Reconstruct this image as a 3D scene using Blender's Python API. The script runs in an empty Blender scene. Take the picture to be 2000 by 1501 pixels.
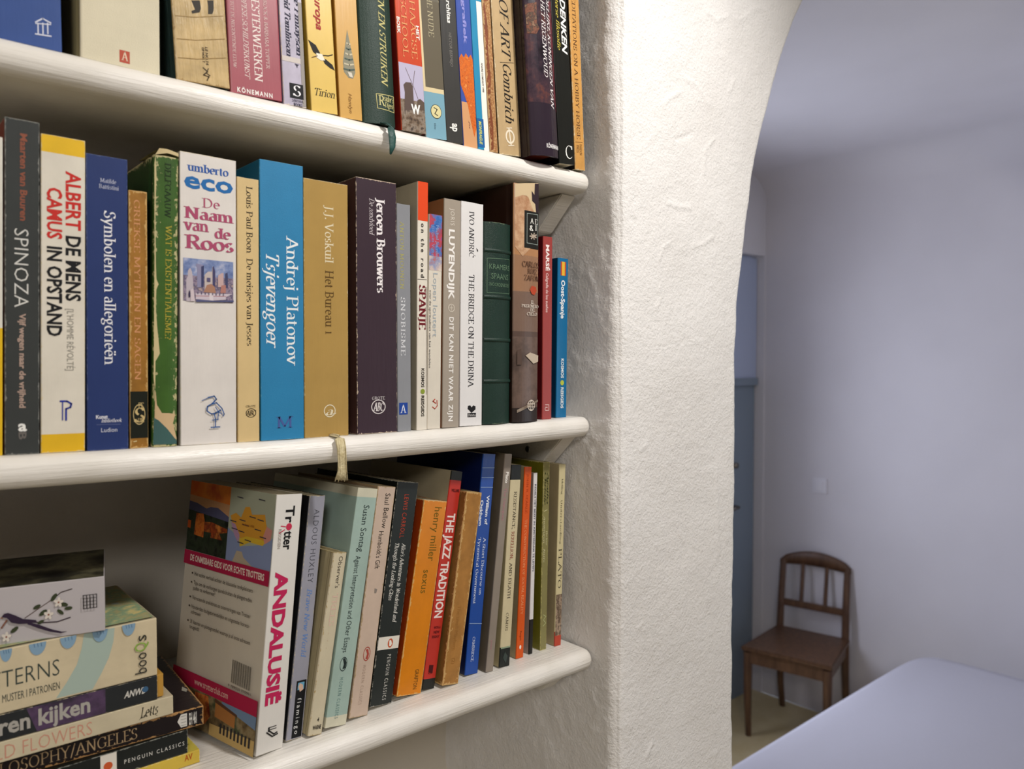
import bpy, bmesh, math, random
from mathutils import Vector, Matrix, noise
random.seed(7)
SC = bpy.context.scene
COL = SC.collection

# ------------------------------------------------------------------ camera
CAMZ = 1.9
YAW = math.radians(49.16)      # angle between the view and the shelf direction (+x)
PIT = math.radians(1.66)
F = 1500.0                     # focal length in pixels of the 2000 px wide frame
FW = Vector((math.cos(YAW)*math.cos(PIT), math.sin(YAW)*math.cos(PIT), -math.sin(PIT)))
RT = Vector((math.sin(YAW), -math.cos(YAW), 0))
UP = RT.cross(FW)
cam_d = bpy.data.cameras.new('camera'); cam = bpy.data.objects.new('camera', cam_d); COL.objects.link(cam)
cam_d.sensor_width = 36; cam_d.lens = F*36/2000; cam_d.clip_start = 0.01; cam_d.clip_end = 60
m = Matrix((RT, UP, -FW)).transposed().to_4x4(); m.translation = (0, 0, CAMZ); cam.matrix_world = m
SC.camera = cam
cam_d.dof.use_dof = True; cam_d.dof.focus_distance = 0.70; cam_d.dof.aperture_fstop = 9.0

# ------------------------------------------------------------------ light
def lin(h):
    h = h.lstrip('#'); out = []
    for i in (0, 2, 4):
        c = int(h[i:i+2], 16)/255
        out.append(c/12.92 if c <= .04045 else ((c+.055)/1.055)**2.4)
    return tuple(out)
W = bpy.data.worlds.new('world'); SC.world = W; W.use_nodes = True
W.node_tree.nodes['Background'].inputs[0].default_value = (*lin('#b9cbe8'), 1)
W.node_tree.nodes['Background'].inputs[1].default_value = 0.6
def area(name, loc, tgt, size, power, col, sy=None):
    l = bpy.data.lights.new(name, 'AREA'); l.energy = power; l.color = col
    l.shape = 'RECTANGLE' if sy else 'DISK'; l.size = size
    if sy: l.size_y = sy
    o = bpy.data.objects.new(name, l); COL.objects.link(o); o.location = loc
    o.rotation_euler = (Vector(tgt)-Vector(loc)).to_track_quat('-Z', 'Y').to_euler()
    return o
sl = bpy.data.lights.new('ceiling_spotlight', 'SPOT'); sl.energy = 36; sl.color = (1.0, 0.965, 0.925)
sl.spot_size = math.radians(88); sl.spot_blend = 1.0; sl.shadow_soft_size = 0.045
so = bpy.data.objects.new('ceiling_spotlight', sl); COL.objects.link(so); so.location = (0.60, -0.12, 2.68)
so.rotation_euler = (Vector((0.42, 0.52, 1.93))-so.location).to_track_quat('-Z', 'Y').to_euler()
area('room_fill_light', (-0.9, -1.3, 2.75), (0.2, 0.5, 1.7), 0.5, 15.5, (1.0, 0.95, 0.90))  # added soft warm fill from the room side, lifts the darker left books
area('window_daylight', (2.68, 2.60, 1.75), (2.9, 1.3, 1.6), 0.8, 38.0, (0.76, 0.81, 1.0), 1.2)
area('main_room_cool_light', (2.6, -1.6, 1.6), (1.0, 0.6, 1.5), 0.9, 7.0, (0.85, 0.9, 1.0), 1.1)  # cool area light inside the main room, where no window is modelled
SC.view_settings.view_transform = 'Standard'; SC.view_settings.look = 'None'
SC.view_settings.gamma = 1; SC.view_settings.use_curve_mapping = False
SC.view_settings.exposure = -0.08

# ------------------------------------------------------------------ helpers
def ray(u, v): return FW + RT*((u-1000)/F) + UP*((750.5-v)/F)
def aty(u, v, y): r = ray(u, v); return Vector((0, 0, CAMZ)) + r*(y/r.y)

def tag(o, label=None, cat=None, group=None, kind=None):
    if label: o['label'] = label
    if cat: o['category'] = cat
    if group: o['group'] = group
    if kind: o['kind'] = kind
    return o
def empty(name, loc=(0, 0, 0), rot=(0, 0, 0)):
    o = bpy.data.objects.new(name, None); o.empty_display_size = .02
    o.location = loc; o.rotation_euler = rot; COL.objects.link(o); return o
def mesh_obj(name, verts, faces, mat, parent=None, smooth=False):
    me = bpy.data.meshes.new(name); me.from_pydata([tuple(v) for v in verts], [], faces)
    if smooth: me.polygons.foreach_set('use_smooth', [True]*len(me.polygons))
    me.update(); o = bpy.data.objects.new(name, me); me.materials.append(mat)
    COL.objects.link(o)
    if parent: o.parent = parent
    return o
def bm_obj(name, bm, mat, parent=None, smooth=False):
    bmesh.ops.recalc_face_normals(bm, faces=bm.faces)
    me = bpy.data.meshes.new(name); bm.to_mesh(me); bm.free()
    if smooth: me.polygons.foreach_set('use_smooth', [True]*len(me.polygons))
    me.materials.append(mat); o = bpy.data.objects.new(name, me); COL.objects.link(o)
    if parent: o.parent = parent
    return o
def add_box(bm, x0, x1, y0, y1, z0, z1, mat=None, bevel=0, seg=2):
    r = bmesh.ops.create_cube(bm, size=1)
    for v in r['verts']:
        v.co = Vector(((x0+x1)/2+v.co.x*(x1-x0), (y0+y1)/2+v.co.y*(y1-y0), (z0+z1)/2+v.co.z*(z1-z0)))
    if bevel:
        es = list({e for v in r['verts'] for e in v.link_edges})
        bmesh.ops.bevel(bm, geom=es, offset=bevel, segments=seg, affect='EDGES', profile=.6)
    return r
def box(name, x0, x1, y0, y1, z0, z1, mat, parent=None, bevel=0, smooth=False):
    bm = bmesh.new(); add_box(bm, x0, x1, y0, y1, z0, z1, bevel=bevel)
    return bm_obj(name, bm, mat, parent, smooth)
def sweep(pts, secs, mat, name, parent=None, n=8, smooth=True, square=False):
    """tube through pts with (rx, ry) per point"""
    bm = bmesh.new(); rings = []
    pts = [Vector(p) for p in pts]
    ref = Vector((0, 0, 1))
    for i, p in enumerate(pts):
        d = (pts[min(i+1, len(pts)-1)]-pts[max(i-1, 0)]).normalized()
        a = d.cross(Vector((0, 1, 0)) if abs(d.z) > .7 else ref).normalized(); b = a.cross(d).normalized()
        rx, ry = secs[i] if isinstance(secs, list) else secs
        ring = []
        for k in range(n):
            t = 2*math.pi*(k+.5)/n; c, s = math.cos(t), math.sin(t)
            if square:
                q = max(abs(c), abs(s)); e = .82 if n > 4 else 1; c, s = c/q*(e if n > 8 else 1), s/q
            ring.append(bm.verts.new(p+a*(rx*c)+b*(ry*s)))
        rings.append(ring)
    for i in range(len(rings)-1):
        for k in range(n):
            bm.faces.new((rings[i][k], rings[i][(k+1) % n], rings[i+1][(k+1) % n], rings[i+1][k]))
    bm.faces.new(rings[0]); bm.faces.new(rings[-1])
    return bm_obj(name, bm, mat, parent, smooth)

# ------------------------------------------------------------------ materials
class NT:
    def __init__(s, name):
        s.m = bpy.data.materials.new(name); s.m.use_nodes = True; s.t = s.m.node_tree
        s.b = s.t.nodes['Principled BSDF']
    def n(s, t, **k):
        x = s.t.nodes.new(t)
        for a, b in k.items():
            if a.startswith('_'): setattr(x, a[1:], b)
        return x
    def l(s, a, b): s.t.links.new(a, b)
    def math(s, op, a, b=None, clamp=False):
        x = s.n('ShaderNodeMath'); x.operation = op; x.use_clamp = clamp
        for i, v in enumerate((a, b)):
            if v is None: continue
            if isinstance(v, (int, float)): x.inputs[i].default_value = v
            else: s.l(v, x.inputs[i])
        return x.outputs[0]
    def noise(s, vec, scale, detail=3, rough=.5):
        x = s.n('ShaderNodeTexNoise'); x.inputs['Scale'].default_value = scale
        x.inputs['Detail'].default_value = detail; x.inputs['Roughness'].default_value = rough
        s.l(vec, x.inputs['Vector']); return x.outputs['Fac']
    def mapv(s, vec, sc):
        x = s.n('ShaderNodeMapping'); x.inputs['Scale'].default_value = sc; s.l(vec, x.inputs[0]); return x.outputs[0]
    def mix(s, f, a, b, blend='MIX'):
        x = s.n('ShaderNodeMix'); x.data_type = 'RGBA'; x.blend_type = blend
        if isinstance(f, (int, float)): x.inputs[0].default_value = f
        else: s.l(f, x.inputs[0])
        for i, v in ((6, a), (7, b)):
            if isinstance(v, tuple): x.inputs[i].default_value = (*v, 1)
            else: s.l(v, x.inputs[i])
        return x.outputs[2]
    def ramp(s, f, stops, const=False):
        x = s.n('ShaderNodeValToRGB'); r = x.color_ramp
        r.interpolation = 'CONSTANT' if const else 'LINEAR'
        while len(r.elements) < len(stops): r.elements.new(.5)
        for e, (p, c) in zip(r.elements, stops):
            e.position = p; e.color = (*c, 1)
        s.l(f, x.inputs[0]); return x.outputs[0]
    def bump(s, h, dist, strength=1.0):
        x = s.n('ShaderNodeBump'); x.inputs['Distance'].default_value = dist; x.inputs['Strength'].default_value = strength
        s.l(h, x.inputs['Height']); s.l(x.outputs[0], s.b.inputs['Normal']); return x

INK = {}
def ink(c, rough=.55):
    """flat print of one colour, or a mottled printed picture for a tuple of colours + scale"""
    if c in INK: return INK[c]
    if isinstance(c, str):
        t = NT('print_'+c.strip('#')); t.b.inputs['Base Color'].default_value = (*lin(c), 1)
    else:
        t = NT('printed_picture'); co = t.n('ShaderNodeTexCoord').outputs['Object']
        cols = c[:-1]
        f = t.noise(co, c[-1], 4, .6)
        f = t.math('MULTIPLY_ADD', t.math('SUBTRACT', f, .5), 3.0)
        f.node.inputs[2].default_value = .5
        st = [(i/(len(cols)-1), lin(k)) for i, k in enumerate(cols)]
        t.l(t.ramp(f, st), t.b.inputs['Base Color'])
    t.b.inputs['Roughness'].default_value = rough; t.b.inputs['Specular IOR Level'].default_value = .2
    INK[c] = t.m; return t.m

def book_material(name, base, w, h, b, side=None, bands=None, wear=.0, wearcol='#d8c9a6', rough=.42,
                  dirt=.10, grain=0.0, mottled=None, bump=.00012):
    t = NT(name); co = t.n('ShaderNodeTexCoord').outputs['Object']
    sp = t.n('ShaderNodeSeparateXYZ'); t.l(co, sp.inputs[0]); X, Y, Z = sp.outputs
    zf = t.math('DIVIDE', Z, h, True)
    if bands:       # [(fraction from bottom, colour)...], printed colour fields
        col = t.ramp(zf, [(p, lin(c)) for p, c in bands], True)
    else: col = (lin(base))
    if mottled:     # (scale, [colours], z0, z1)
        sc, cols, z0, z1 = mottled
        f = t.noise(co, sc, 5, .62)
        f = t.math('MULTIPLY_ADD', t.math('SUBTRACT', f, .5), 3.2); f.node.inputs[2].default_value = .5
        pc = t.ramp(f, [(i/(len(cols)-1), lin(k)) for i, k in enumerate(cols)])
        k = t.math('MULTIPLY', t.math('GREATER_THAN', zf, z0), t.math('LESS_THAN', zf, z1))
        col = t.mix(k, col, pc)
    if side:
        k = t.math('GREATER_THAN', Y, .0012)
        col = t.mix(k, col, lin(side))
    # general soiling
    d = t.noise(co, 35, 4, .6)
    d = t.ramp(d, [(.30, (1-dirt*1.6,)*3), (.62, (1, 1, 1))])
    col = t.mix(1.0, col, d, 'MULTIPLY')
    if wear:
        dx = t.math('MINIMUM', X, t.math('SUBTRACT', w, X)); dx = t.math('ABSOLUTE', dx)
        dy = t.math('ABSOLUTE', t.math('ADD', Y, b)); dz = t.math('MINIMUM', Z, t.math('SUBTRACT', h, Z)); dz = t.math('ABSOLUTE', dz)
        med = t.math('MAXIMUM', t.math('MINIMUM', dx, dy), t.math('MINIMUM', t.math('MAXIMUM', dx, dy), dz))
        nz = t.noise(t.mapv(co, (1, 1, .6)), 420, 5, .7)
        nz2 = t.noise(co, 60, 2, .5)
        thr = t.math('MULTIPLY', t.math('MULTIPLY', t.math('POWER', nz, 4.0), nz2), wear*14)
        k = t.math('LESS_THAN', med, thr)
        col = t.mix(t.math('MULTIPLY', k, .85), col, lin(wearcol))
    if isinstance(col, tuple): t.b.inputs['Base Color'].default_value = (*col, 1)
    else: t.l(col, t.b.inputs['Base Color'])
    t.b.inputs['Roughness'].default_value = rough
    t.b.inputs['Specular IOR Level'].default_value = .32
    if grain: hgt = t.noise(co, 1400, 3, .6); t.bump(hgt, grain)
    else: hgt = t.noise(t.mapv(co, (1, 1, .12)), 300, 4, .6); t.bump(hgt, bump)
    return t.m

def page_material(c='#d9ceb0'):
    t = NT('book_pages'); co = t.n('ShaderNodeTexCoord').outputs['Object']
    f = t.noise(t.mapv(co, (60, 1, 1)), 40, 3, .6)
    t.l(t.ramp(f, [(.3, tuple(v*.62 for v in lin(c))), (.65, lin(c))]), t.b.inputs['Base Color'])
    t.b.inputs['Roughness'].default_value = .8; t.bump(f, .0004); return t.m
PAGES = page_material(); PAGES_OLD = page_material('#c3ab7c')

def plaster(name, c1, c2, fine=.0008, mid=.0024, rough=.75, sc=1.0):
    t = NT(name); co = t.n('ShaderNodeTexCoord').outputs['Object']
    big = t.noise(co, 5*sc, 3, .55)
    t.l(t.ramp(big, [(.32, lin(c1)), (.68, lin(c2))]), t.b.inputs['Base Color'])
    a = t.noise(co, 330*sc, 4, .6); b = t.noise(co, 60*sc, 4, .6)
    v = t.n('ShaderNodeTexVoronoi'); v.inputs['Scale'].default_value = 38*sc; v.feature = 'F1'; t.l(co, v.inputs['Vector'])
    pit = t.math('MULTIPLY', t.math('LESS_THAN', v.outputs['Distance'], .10), t.math('GREATER_THAN', t.noise(co, 22*sc, 2), .55))
    h = t.math('ADD', t.math('MULTIPLY', a, fine/mid), t.math('SUBTRACT', t.math('MULTIPLY', b, .38), t.math('MULTIPLY', pit, .25)))
    t.b.inputs['Roughness'].default_value = rough
    t.bump(h, mid); return t.m
def plain(name, c, rough=.5, bump=0, sc=40, metallic=0, c2=None):
    t = NT(name); t.b.inputs['Base Color'].default_value = (*lin(c), 1); t.b.inputs['Roughness'].default_value = rough
    t.b.inputs['Metallic'].default_value = metallic
    if bump or c2:
        co = t.n('ShaderNodeTexCoord').outputs['Object']; f = t.noise(co, sc, 4, .6)
        if bump: t.bump(f, bump)
        if c2: t.l(t.ramp(f, [(.35, lin(c)), (.65, lin(c2))]), t.b.inputs['Base Color'])
    return t.m
def wood_paint():
    t = NT('white_gloss_painted_wood'); co = t.n('ShaderNodeTexCoord').outputs['Object']
    f = t.noise(t.mapv(co, (.035, 1, 1)), 420, 4, .65)
    g = t.noise(co, 14, 3, .5)
    t.l(t.ramp(g, [(.35, lin('#e2ddd4')), (.65, lin('#f0ece6'))]), t.b.inputs['Base Color'])
    t.b.inputs['Roughness'].default_value = .32; t.bump(f, .0007); return t.m
def wood_dark(name, a, b):
    t = NT(name); co = t.n('ShaderNodeTexCoord').outputs['Object']
    f = t.noise(t.mapv(co, (3, 3, .5)), 18, 5, .6)
    t.l(t.ramp(f, [(.3, lin(a)), (.7, lin(b))]), t.b.inputs['Base Color'])
    t.b.inputs['Roughness'].default_value = .38; t.bump(f, .0006); return t.m

M_PIER = plaster('rough_white_limewash_plaster', '#e6e3e0', '#f1efed', fine=.0013)
M_NICHE = plaster('niche_painted_plaster', '#cfc8bb', '#d8d1c5', fine=.0004, mid=.001)
M_BED = plaster('bedroom_white_plaster', '#dcd9dc', '#e4e1e4', fine=.0004, mid=.002, sc=.3)
M_SHELF = wood_paint()
M_FLOOR = plain('pale_beige_floor', '#d8c490', .45, .0005, 9, c2='#e0cfa0')
M_ROOMW = plain('room_white_wall', '#ddd8d0', .8)
M_DOOR = plain('grey_blue_painted_door', '#8492a0', .5)
M_DOORL = plain('pale_blue_painted_panel', '#b4bfd8', .6)
M_CHAIR = wood_dark('dark_brown_polished_wood', '#4a3222', '#6f5038')
M_LINEN = plain('white_linen', '#c6c4cb', .85, .0012, 60)
M_METAL = plain('dull_steel', '#8a8680', .35, metallic=1)
M_SWITCH = plain('white_plastic', '#e4e2e6', .35)

# ------------------------------------------------------------------ walls of the book niche and the arch
XW = 0.5765        # right side of the niche
YF = 0.508         # face of the wall
YB = 0.80          # back of the niche
XA = 0.790; ZA = 1.90; RA = 1.02; AW = 1.34   # arch: left jamb, springing height, rise, half width
TH = 0.125         # wall thickness at the arch
ZTOP = 3.10
def corner(z):     # wandering of the hand-plastered corner
    return .0035*noise.noise(Vector((0, 3.1, z*7.0))) + .0022*noise.noise(Vector((5, 1, z*19)))
def arch_x(z):
    w = .0035*noise.noise(Vector((9, 2, z*6)))+.0018*noise.noise(Vector((9, 7, z*25)))
    if z <= ZA: return XA+w
    q = min((z-ZA)/RA, .9999)
    return XA+AW*(1-math.sqrt(1-q*q))+w
def arch_wall():
    """niche side, rounded corner, wall face, jamb and soffit in one continuous plaster skin"""
    zs = []
    z = 0.0
    while z < 1.25: zs.append(z); z += .06
    while z < 2.45: zs.append(z); z += .0023
    while z < ZA+RA-.003: zs.append(z); z += .02
    zs.append(ZA+RA-.002)
    prof = []          # parameter list; evaluated per row
    nside, ncor, nface, njc, njam = 100, 14, 100, 12, 16
    verts = []; faces = []
    # raised trowel marks and cracks in the plaster: (height, points on the face / on the niche side)
    marks = []
    def mk(h, pts, side=False):
        q = []
        for u, v in pts:
            r_ = ray(u, v)
            p = r_*(XW/r_.x) if side else r_*(YF/r_.y)
            q.append((p.y if side else p.x, p.z+CAMZ))
        marks.append((h, q, side, min(a[0] for a in q)-.005, max(a[0] for a in q)+.005, min(a[1] for a in q)-.005, max(a[1] for a in q)+.005))
    for h, pts in ((.0011, [(1308, 474), (1294, 486), (1288, 508)]), (.0011, [(1354, 480), (1372, 477), (1392, 462)]), (.0010, [(1304, 396), (1322, 402), (1348, 406)]),
                   (-.0010, [(1322, 272), (1338, 268), (1352, 260)]), (.0010, [(1396, 272), (1378, 292), (1374, 340)]), (.0009, [(1434, 156), (1424, 182)]), (-.0008, [(1232, 424), (1242, 434)]),
                   (.0009, [(1330, 180), (1310, 190), (1296, 206)]), (.0008, [(1335, 150), (1360, 165), (1385, 205)]), (.0008, [(1288, 560), (1290, 580), (1282, 600)]), (.0008, [(1250, 880), (1262, 868)]),
                   (.0009, [(1246, 1228), (1256, 1216)]), (.0008, [(1384, 1478), (1400, 1470)]), (.0010, [(1380, 20), (1400, 40), (1425, 30)]), (-.0010, [(1405, 60), (1412, 100)]), (.0008, [(1330, 1040), (1336, 1060)]), (.0012, [(1262, 1478), (1275, 1450)])):
        mk(h, pts)
    for h, pts in ((.0012, [(1158, 464), (1168, 478), (1172, 500)]), (.0012, [(1148, 538), (1158, 560), (1164, 600), (1176, 650)]), (.0010, [(1156, 880), (1150, 930), (1160, 960)]), (.0011, [(1128, 905), (1136, 940)]),
                   (.0012, [(1120, 455), (1132, 470)]), (.0010, [(1165, 1120), (1185, 1140), (1198, 1152)]), (.0010, [(1150, 1350), (1170, 1390)]), (.0010, [(1165, 1130), (1150, 1125)])):
        mk(h, pts, True)
    def relief(side, a, z):
        t = 0
        for h, q, sd, a0, a1, z0, z1 in marks:
            if sd != side or a < a0 or a > a1 or z < z0 or z > z1: continue
            for (x1, y1), (x2, y2) in zip(q, q[1:]):
                dx, dy = x2-x1, y2-y1; k = max(0, min(1, ((a-x1)*dx+(z-y1)*dy)/(dx*dx+dy*dy)))
                d2 = (a-x1-k*dx)**2+(z-y1-k*dy)**2; g = h*math.exp(-d2/(.0019**2))
                if abs(g) > abs(t): t = g
        return t
    for z in zs:
        cx = XW+corner(z); ax = arch_x(z); row = []
        rc = .013+.006*noise.noise(Vector((2, 2, z*5)))+(.006 if z > 2.12 else 0)*min(1, (z-2.12)/.1)
        for i in range(nside):
            y = YB+.02-(YB+.02-(YF+rc))*i/nside
            row.append((Vector((cx, y, z)), Vector((-1, 0, 0)), 1.25))
        for i in range(ncor):
            a = math.pi/2*i/ncor
            row.append((Vector((cx+rc-rc*math.cos(a), YF+rc-rc*math.sin(a), z)), Vector((-math.cos(a), -math.sin(a), 0)), 1))
        rj = .010
        for i in range(nface):
            x = cx+rc+(ax-rj-cx-rc)*i/nface
            row.append((Vector((x, YF, z)), Vector((0, -1, 0)), 1))
        for i in range(njc):
            a = math.pi/2*i/njc
            row.append((Vector((ax-rj+rj*math.sin(a), YF+rj-rj*math.cos(a), z)), Vector((math.sin(a), -math.cos(a), 0)), 1))
        for i in range(njam+1):
            y = YF+rj+(TH-rj)*i/njam
            row.append((Vector((ax, y, z)), Vector((1, 0, 0)), 1))
        for p, n, k in row:
            d = .0030*noise.noise(p*8)+.0010*noise.noise(p*24+Vector((3, 0, 0)))*(1.6 if n.x < -.9 else .8)+(.0008 if n.x < -.9 else .0003)*noise.noise(p*110)+(.0005 if n.x < -.9 else .0002)*noise.noise(p*230)
            rdg = 1-abs(noise.noise(p*16+Vector((0, 8, 0))))*9
            if rdg > 0: d += .0009*rdg*max(0, noise.noise(p*7+Vector((4, 4, 4)))*2)
            if n.x < -.9: d += relief(True, p.y, z)
            elif n.y < -.9: d += relief(False, p.x, z)
            if n.x < -.5: d = d*.8-.0012        # the side stays clear of the shelves
            verts.append(p+n*d)
    w = len(row)
    for j in range(len(zs)-1):
        for i in range(w-1):
            faces.append((j*w+i, j*w+i+1, (j+1)*w+i+1, (j+1)*w+i))
    o = mesh_obj('wall_arch', verts, faces, M_PIER, smooth=True); tag(o, kind='structure')
    # right half of the arch and the wall above it
    bm = bmesh.new(); n = 48; pts = []
    cx0 = XA+AW
    for i in range(n+1):
        a = math.pi/2*i/n
        pts.append((cx0+AW*math.sin(a), ZA+RA*math.cos(a)))
    ring_f = [bm.verts.new((x, YF, z)) for x, z in pts]+[bm.verts.new((cx0+AW, YF, 0))]
    ring_b = [bm.verts.new((v.co.x, YF+TH, v.co.z)) for v in ring_f]
    for i in range(len(ring_f)-1):
        bm.faces.new((ring_f[i], ring_f[i+1], ring_b[i+1], ring_b[i]))
    out = [(cx0, ZTOP), (3.9, ZTOP), (3.9, 0)]
    of = [bm.verts.new((x, YF, z)) for x, z in out]; ob = [bm.verts.new((x, YF+TH, z)) for x, z in out]
    bm.faces.new(ring_f+of[::-1]); bm.faces.new((ring_b+ob[::-1])[::-1])
    o = bm_obj('wall_arch_right', bm, M_PIER); tag(o, kind='structure')
    # spandrel left of the crown, above the skin
    bm = bmesh.new(); L = []
    for i in range(n+1):
        a = math.pi/2*i/n; x = cx0-AW*math.sin(a); z = ZA+RA*math.cos(a)
        L.append((x, z))
    fr = [(XW+.012, ZA), (XW+.012, ZTOP), (cx0, ZTOP)]
    poly = fr+L
    vb = [bm.verts.new((x+.004 if 0 < i < 1 else x, YF+TH, z)) for i, (x, z) in enumerate(poly)]
    bm.faces.new(vb)
    o = bm_obj('wall_arch_back', bm, M_BED); tag(o, kind='structure')
    box_s('wall_arch_top', XW+.002, cx0, YF+.004, YF+TH, ZA+RA, ZTOP, M_PIER)
    box_s('wall_niche_top', -.78, XW+.01, YF, YB, 2.74, ZTOP, M_PIER)
def box_s(name, *a, **k):
    o = box(name, *a, **k); tag(o, kind='structure'); return o
arch_wall()
box_s('wall_arch_base', XW+.01, XA-.006, YF+.012, YF+TH, 0, 1.95, M_BED)
# niche
box_s('wall_niche_back', -.80, .62, YB, YB+.06, 0, ZTOP, M_NICHE)
box_s('wall_niche_left', -.84, -.78, YF, YB, 0, ZTOP, M_PIER)
box_s('wall_front', -1.7, -.84, YF, YF+.1, 0, ZTOP, M_ROOMW)
# main room shell
box_s('floor', -1.7, 3.9, -2.3, YF+TH, -.06, 0, M_FLOOR)
box_s('ceiling', -1.7, 3.9, -2.3, YF+TH, ZTOP, ZTOP+.06, M_ROOMW)
box_s('wall_left', -1.76, -1.7, -2.3, YF, 0, ZTOP, M_ROOMW)
box_s('wall_rear', -1.7, 3.9, -2.36, -2.3, 0, ZTOP, M_ROOMW)
box_s('wall_right', 3.9, 3.96, -2.3, YF, 0, ZTOP, M_ROOMW)

# ------------------------------------------------------------------ bedroom beyond the arch
XR = 3.95; YE = 2.37; XL = .665; YN = YF+TH
def chair_wall():
    """wall behind the chair; it turns into the ceiling through a soft hand-made cove"""
    bm = bmesh.new(); prof = [(XR, 0), (XR, 1), (XR, 2.2), (XR, 2.78)]
    for i in range(1, 9):
        a = math.pi/2*i/8; prof.append((XR-.16+.16*math.cos(a), 2.78+.16*math.sin(a)))
    ys = [YN-.1+(YE-YN+.1)*i/16 for i in range(17)]
    rows = []
    for y in ys:
        rows.append([bm.verts.new((x+.006*noise.noise(Vector((y*1.5, z*1.5, 0))), y, z)) for x, z in prof])
    for a, b in zip(rows, rows[1:]):
        for i in range(len(prof)-1): bm.faces.new((a[i], a[i+1], b[i+1], b[i]))
    o = bm_obj('wall_far', bm, M_BED, smooth=True); tag(o, kind='structure')
chair_wall()
box_s('floor_bedroom', XL, XR, YN, YE+.14, -.06, 0, M_FLOOR)
box_s('ceiling_bedroom', XL-.05, XR, YN, YE, 2.94, 3.0, M_BED)
# end wall with the window opening (hidden behind the pier, it lights the room)
WX0, WX1, WZ0, WZ1 = 2.28, 3.08, .95, 2.25
DX0, DX1, DZ1 = 3.24, 3.944, 2.50
for nm, a in (('wall_end', (XL, WX0, 0, 3.0)), ('wall_end_below_window', (WX0, WX1, 0, WZ0)),
              ('wall_end_above_window', (WX0, WX1, WZ1, 3.0)), ('wall_end_middle', (WX1, DX0, 0, 3.0)),
              ('wall_end_above_door', (DX0, DX1, DZ1, 3.0)), ('wall_end_corner', (DX1, XR+.06, 0, 3.0))):
    box_s(nm, a[0], a[1], YE, YE+.14, a[2], a[3], M_BED)
box_s('wall_bedroom_left', XL-.06, XL, YN, YE, 0, 3.0, M_BED)
box_s('wall_bedroom_near', 3.42, XR+.06, YN-.15, YN-.05, 0, 3.0, M_BED)
wf = empty('window_1', (0, 0, 0)); tag(wf, kind='structure')
for a in ((WX0, WX1, WZ0, WZ0+.05), (WX0, WX1, WZ1-.05, WZ1), (WX0, WX0+.05, WZ0+.05, WZ1-.05), (WX1-.05, WX1, WZ0+.05, WZ1-.05), ((WX0+WX1)/2-.03, (WX0+WX1)/2+.03, WZ0+.05, WZ1-.05)):
    box('window_frame', a[0], a[1], YE+.05, YE+.10, a[2], a[3], M_SWITCH, wf)
# door in the corner: grey-blue leaf with a paler panel above it
dr = empty('door_1', (0, 0, 0)); tag(dr, kind='structure')
box('door_leaf', DX0+.01, DX1-.006, YE+.055, YE+.13, -.004, 1.785, M_DOOR, dr, bevel=.003)
box('transom_panel', DX0+.01, DX1-.006, YE+.045, YE+.09, 1.80, DZ1-.01, M_DOORL, dr, bevel=.003)
box('door_frame', DX0, DX0+.03, YE+.001, YE+.05, 0, DZ1, M_DOORL, dr)
box('door_rail', DX0+.03, DX1-.01, YE+.03, YE+.06, 1.77, 1.81, M_DOOR, dr)
sweep([(3.70, YE+.055, 1.10), (3.70, YE+.0, 1.10), (3.62, YE-.005, 1.10)], (.010, .010), M_METAL, 'door_handle', dr)
sweep([(3.70, YE+.055, 1.33), (3.70, YE+.01, 1.33)], (.016, .016), M_METAL, 'door_lock', dr)

# light switch on the far wall
sw = empty('light_switch', (XR, 2.03, 1.235)); tag(sw, 'small white square light switch on the wall left above the chair', 'switch')
box('switch_plate', -.012, 0.004, -.04, .04, -.04, .04, M_SWITCH, sw, bevel=.003)
box('switch_rocker', -.016, -.010, -.022, .022, -.026, .026, M_SWITCH, sw, bevel=.002)

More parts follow.
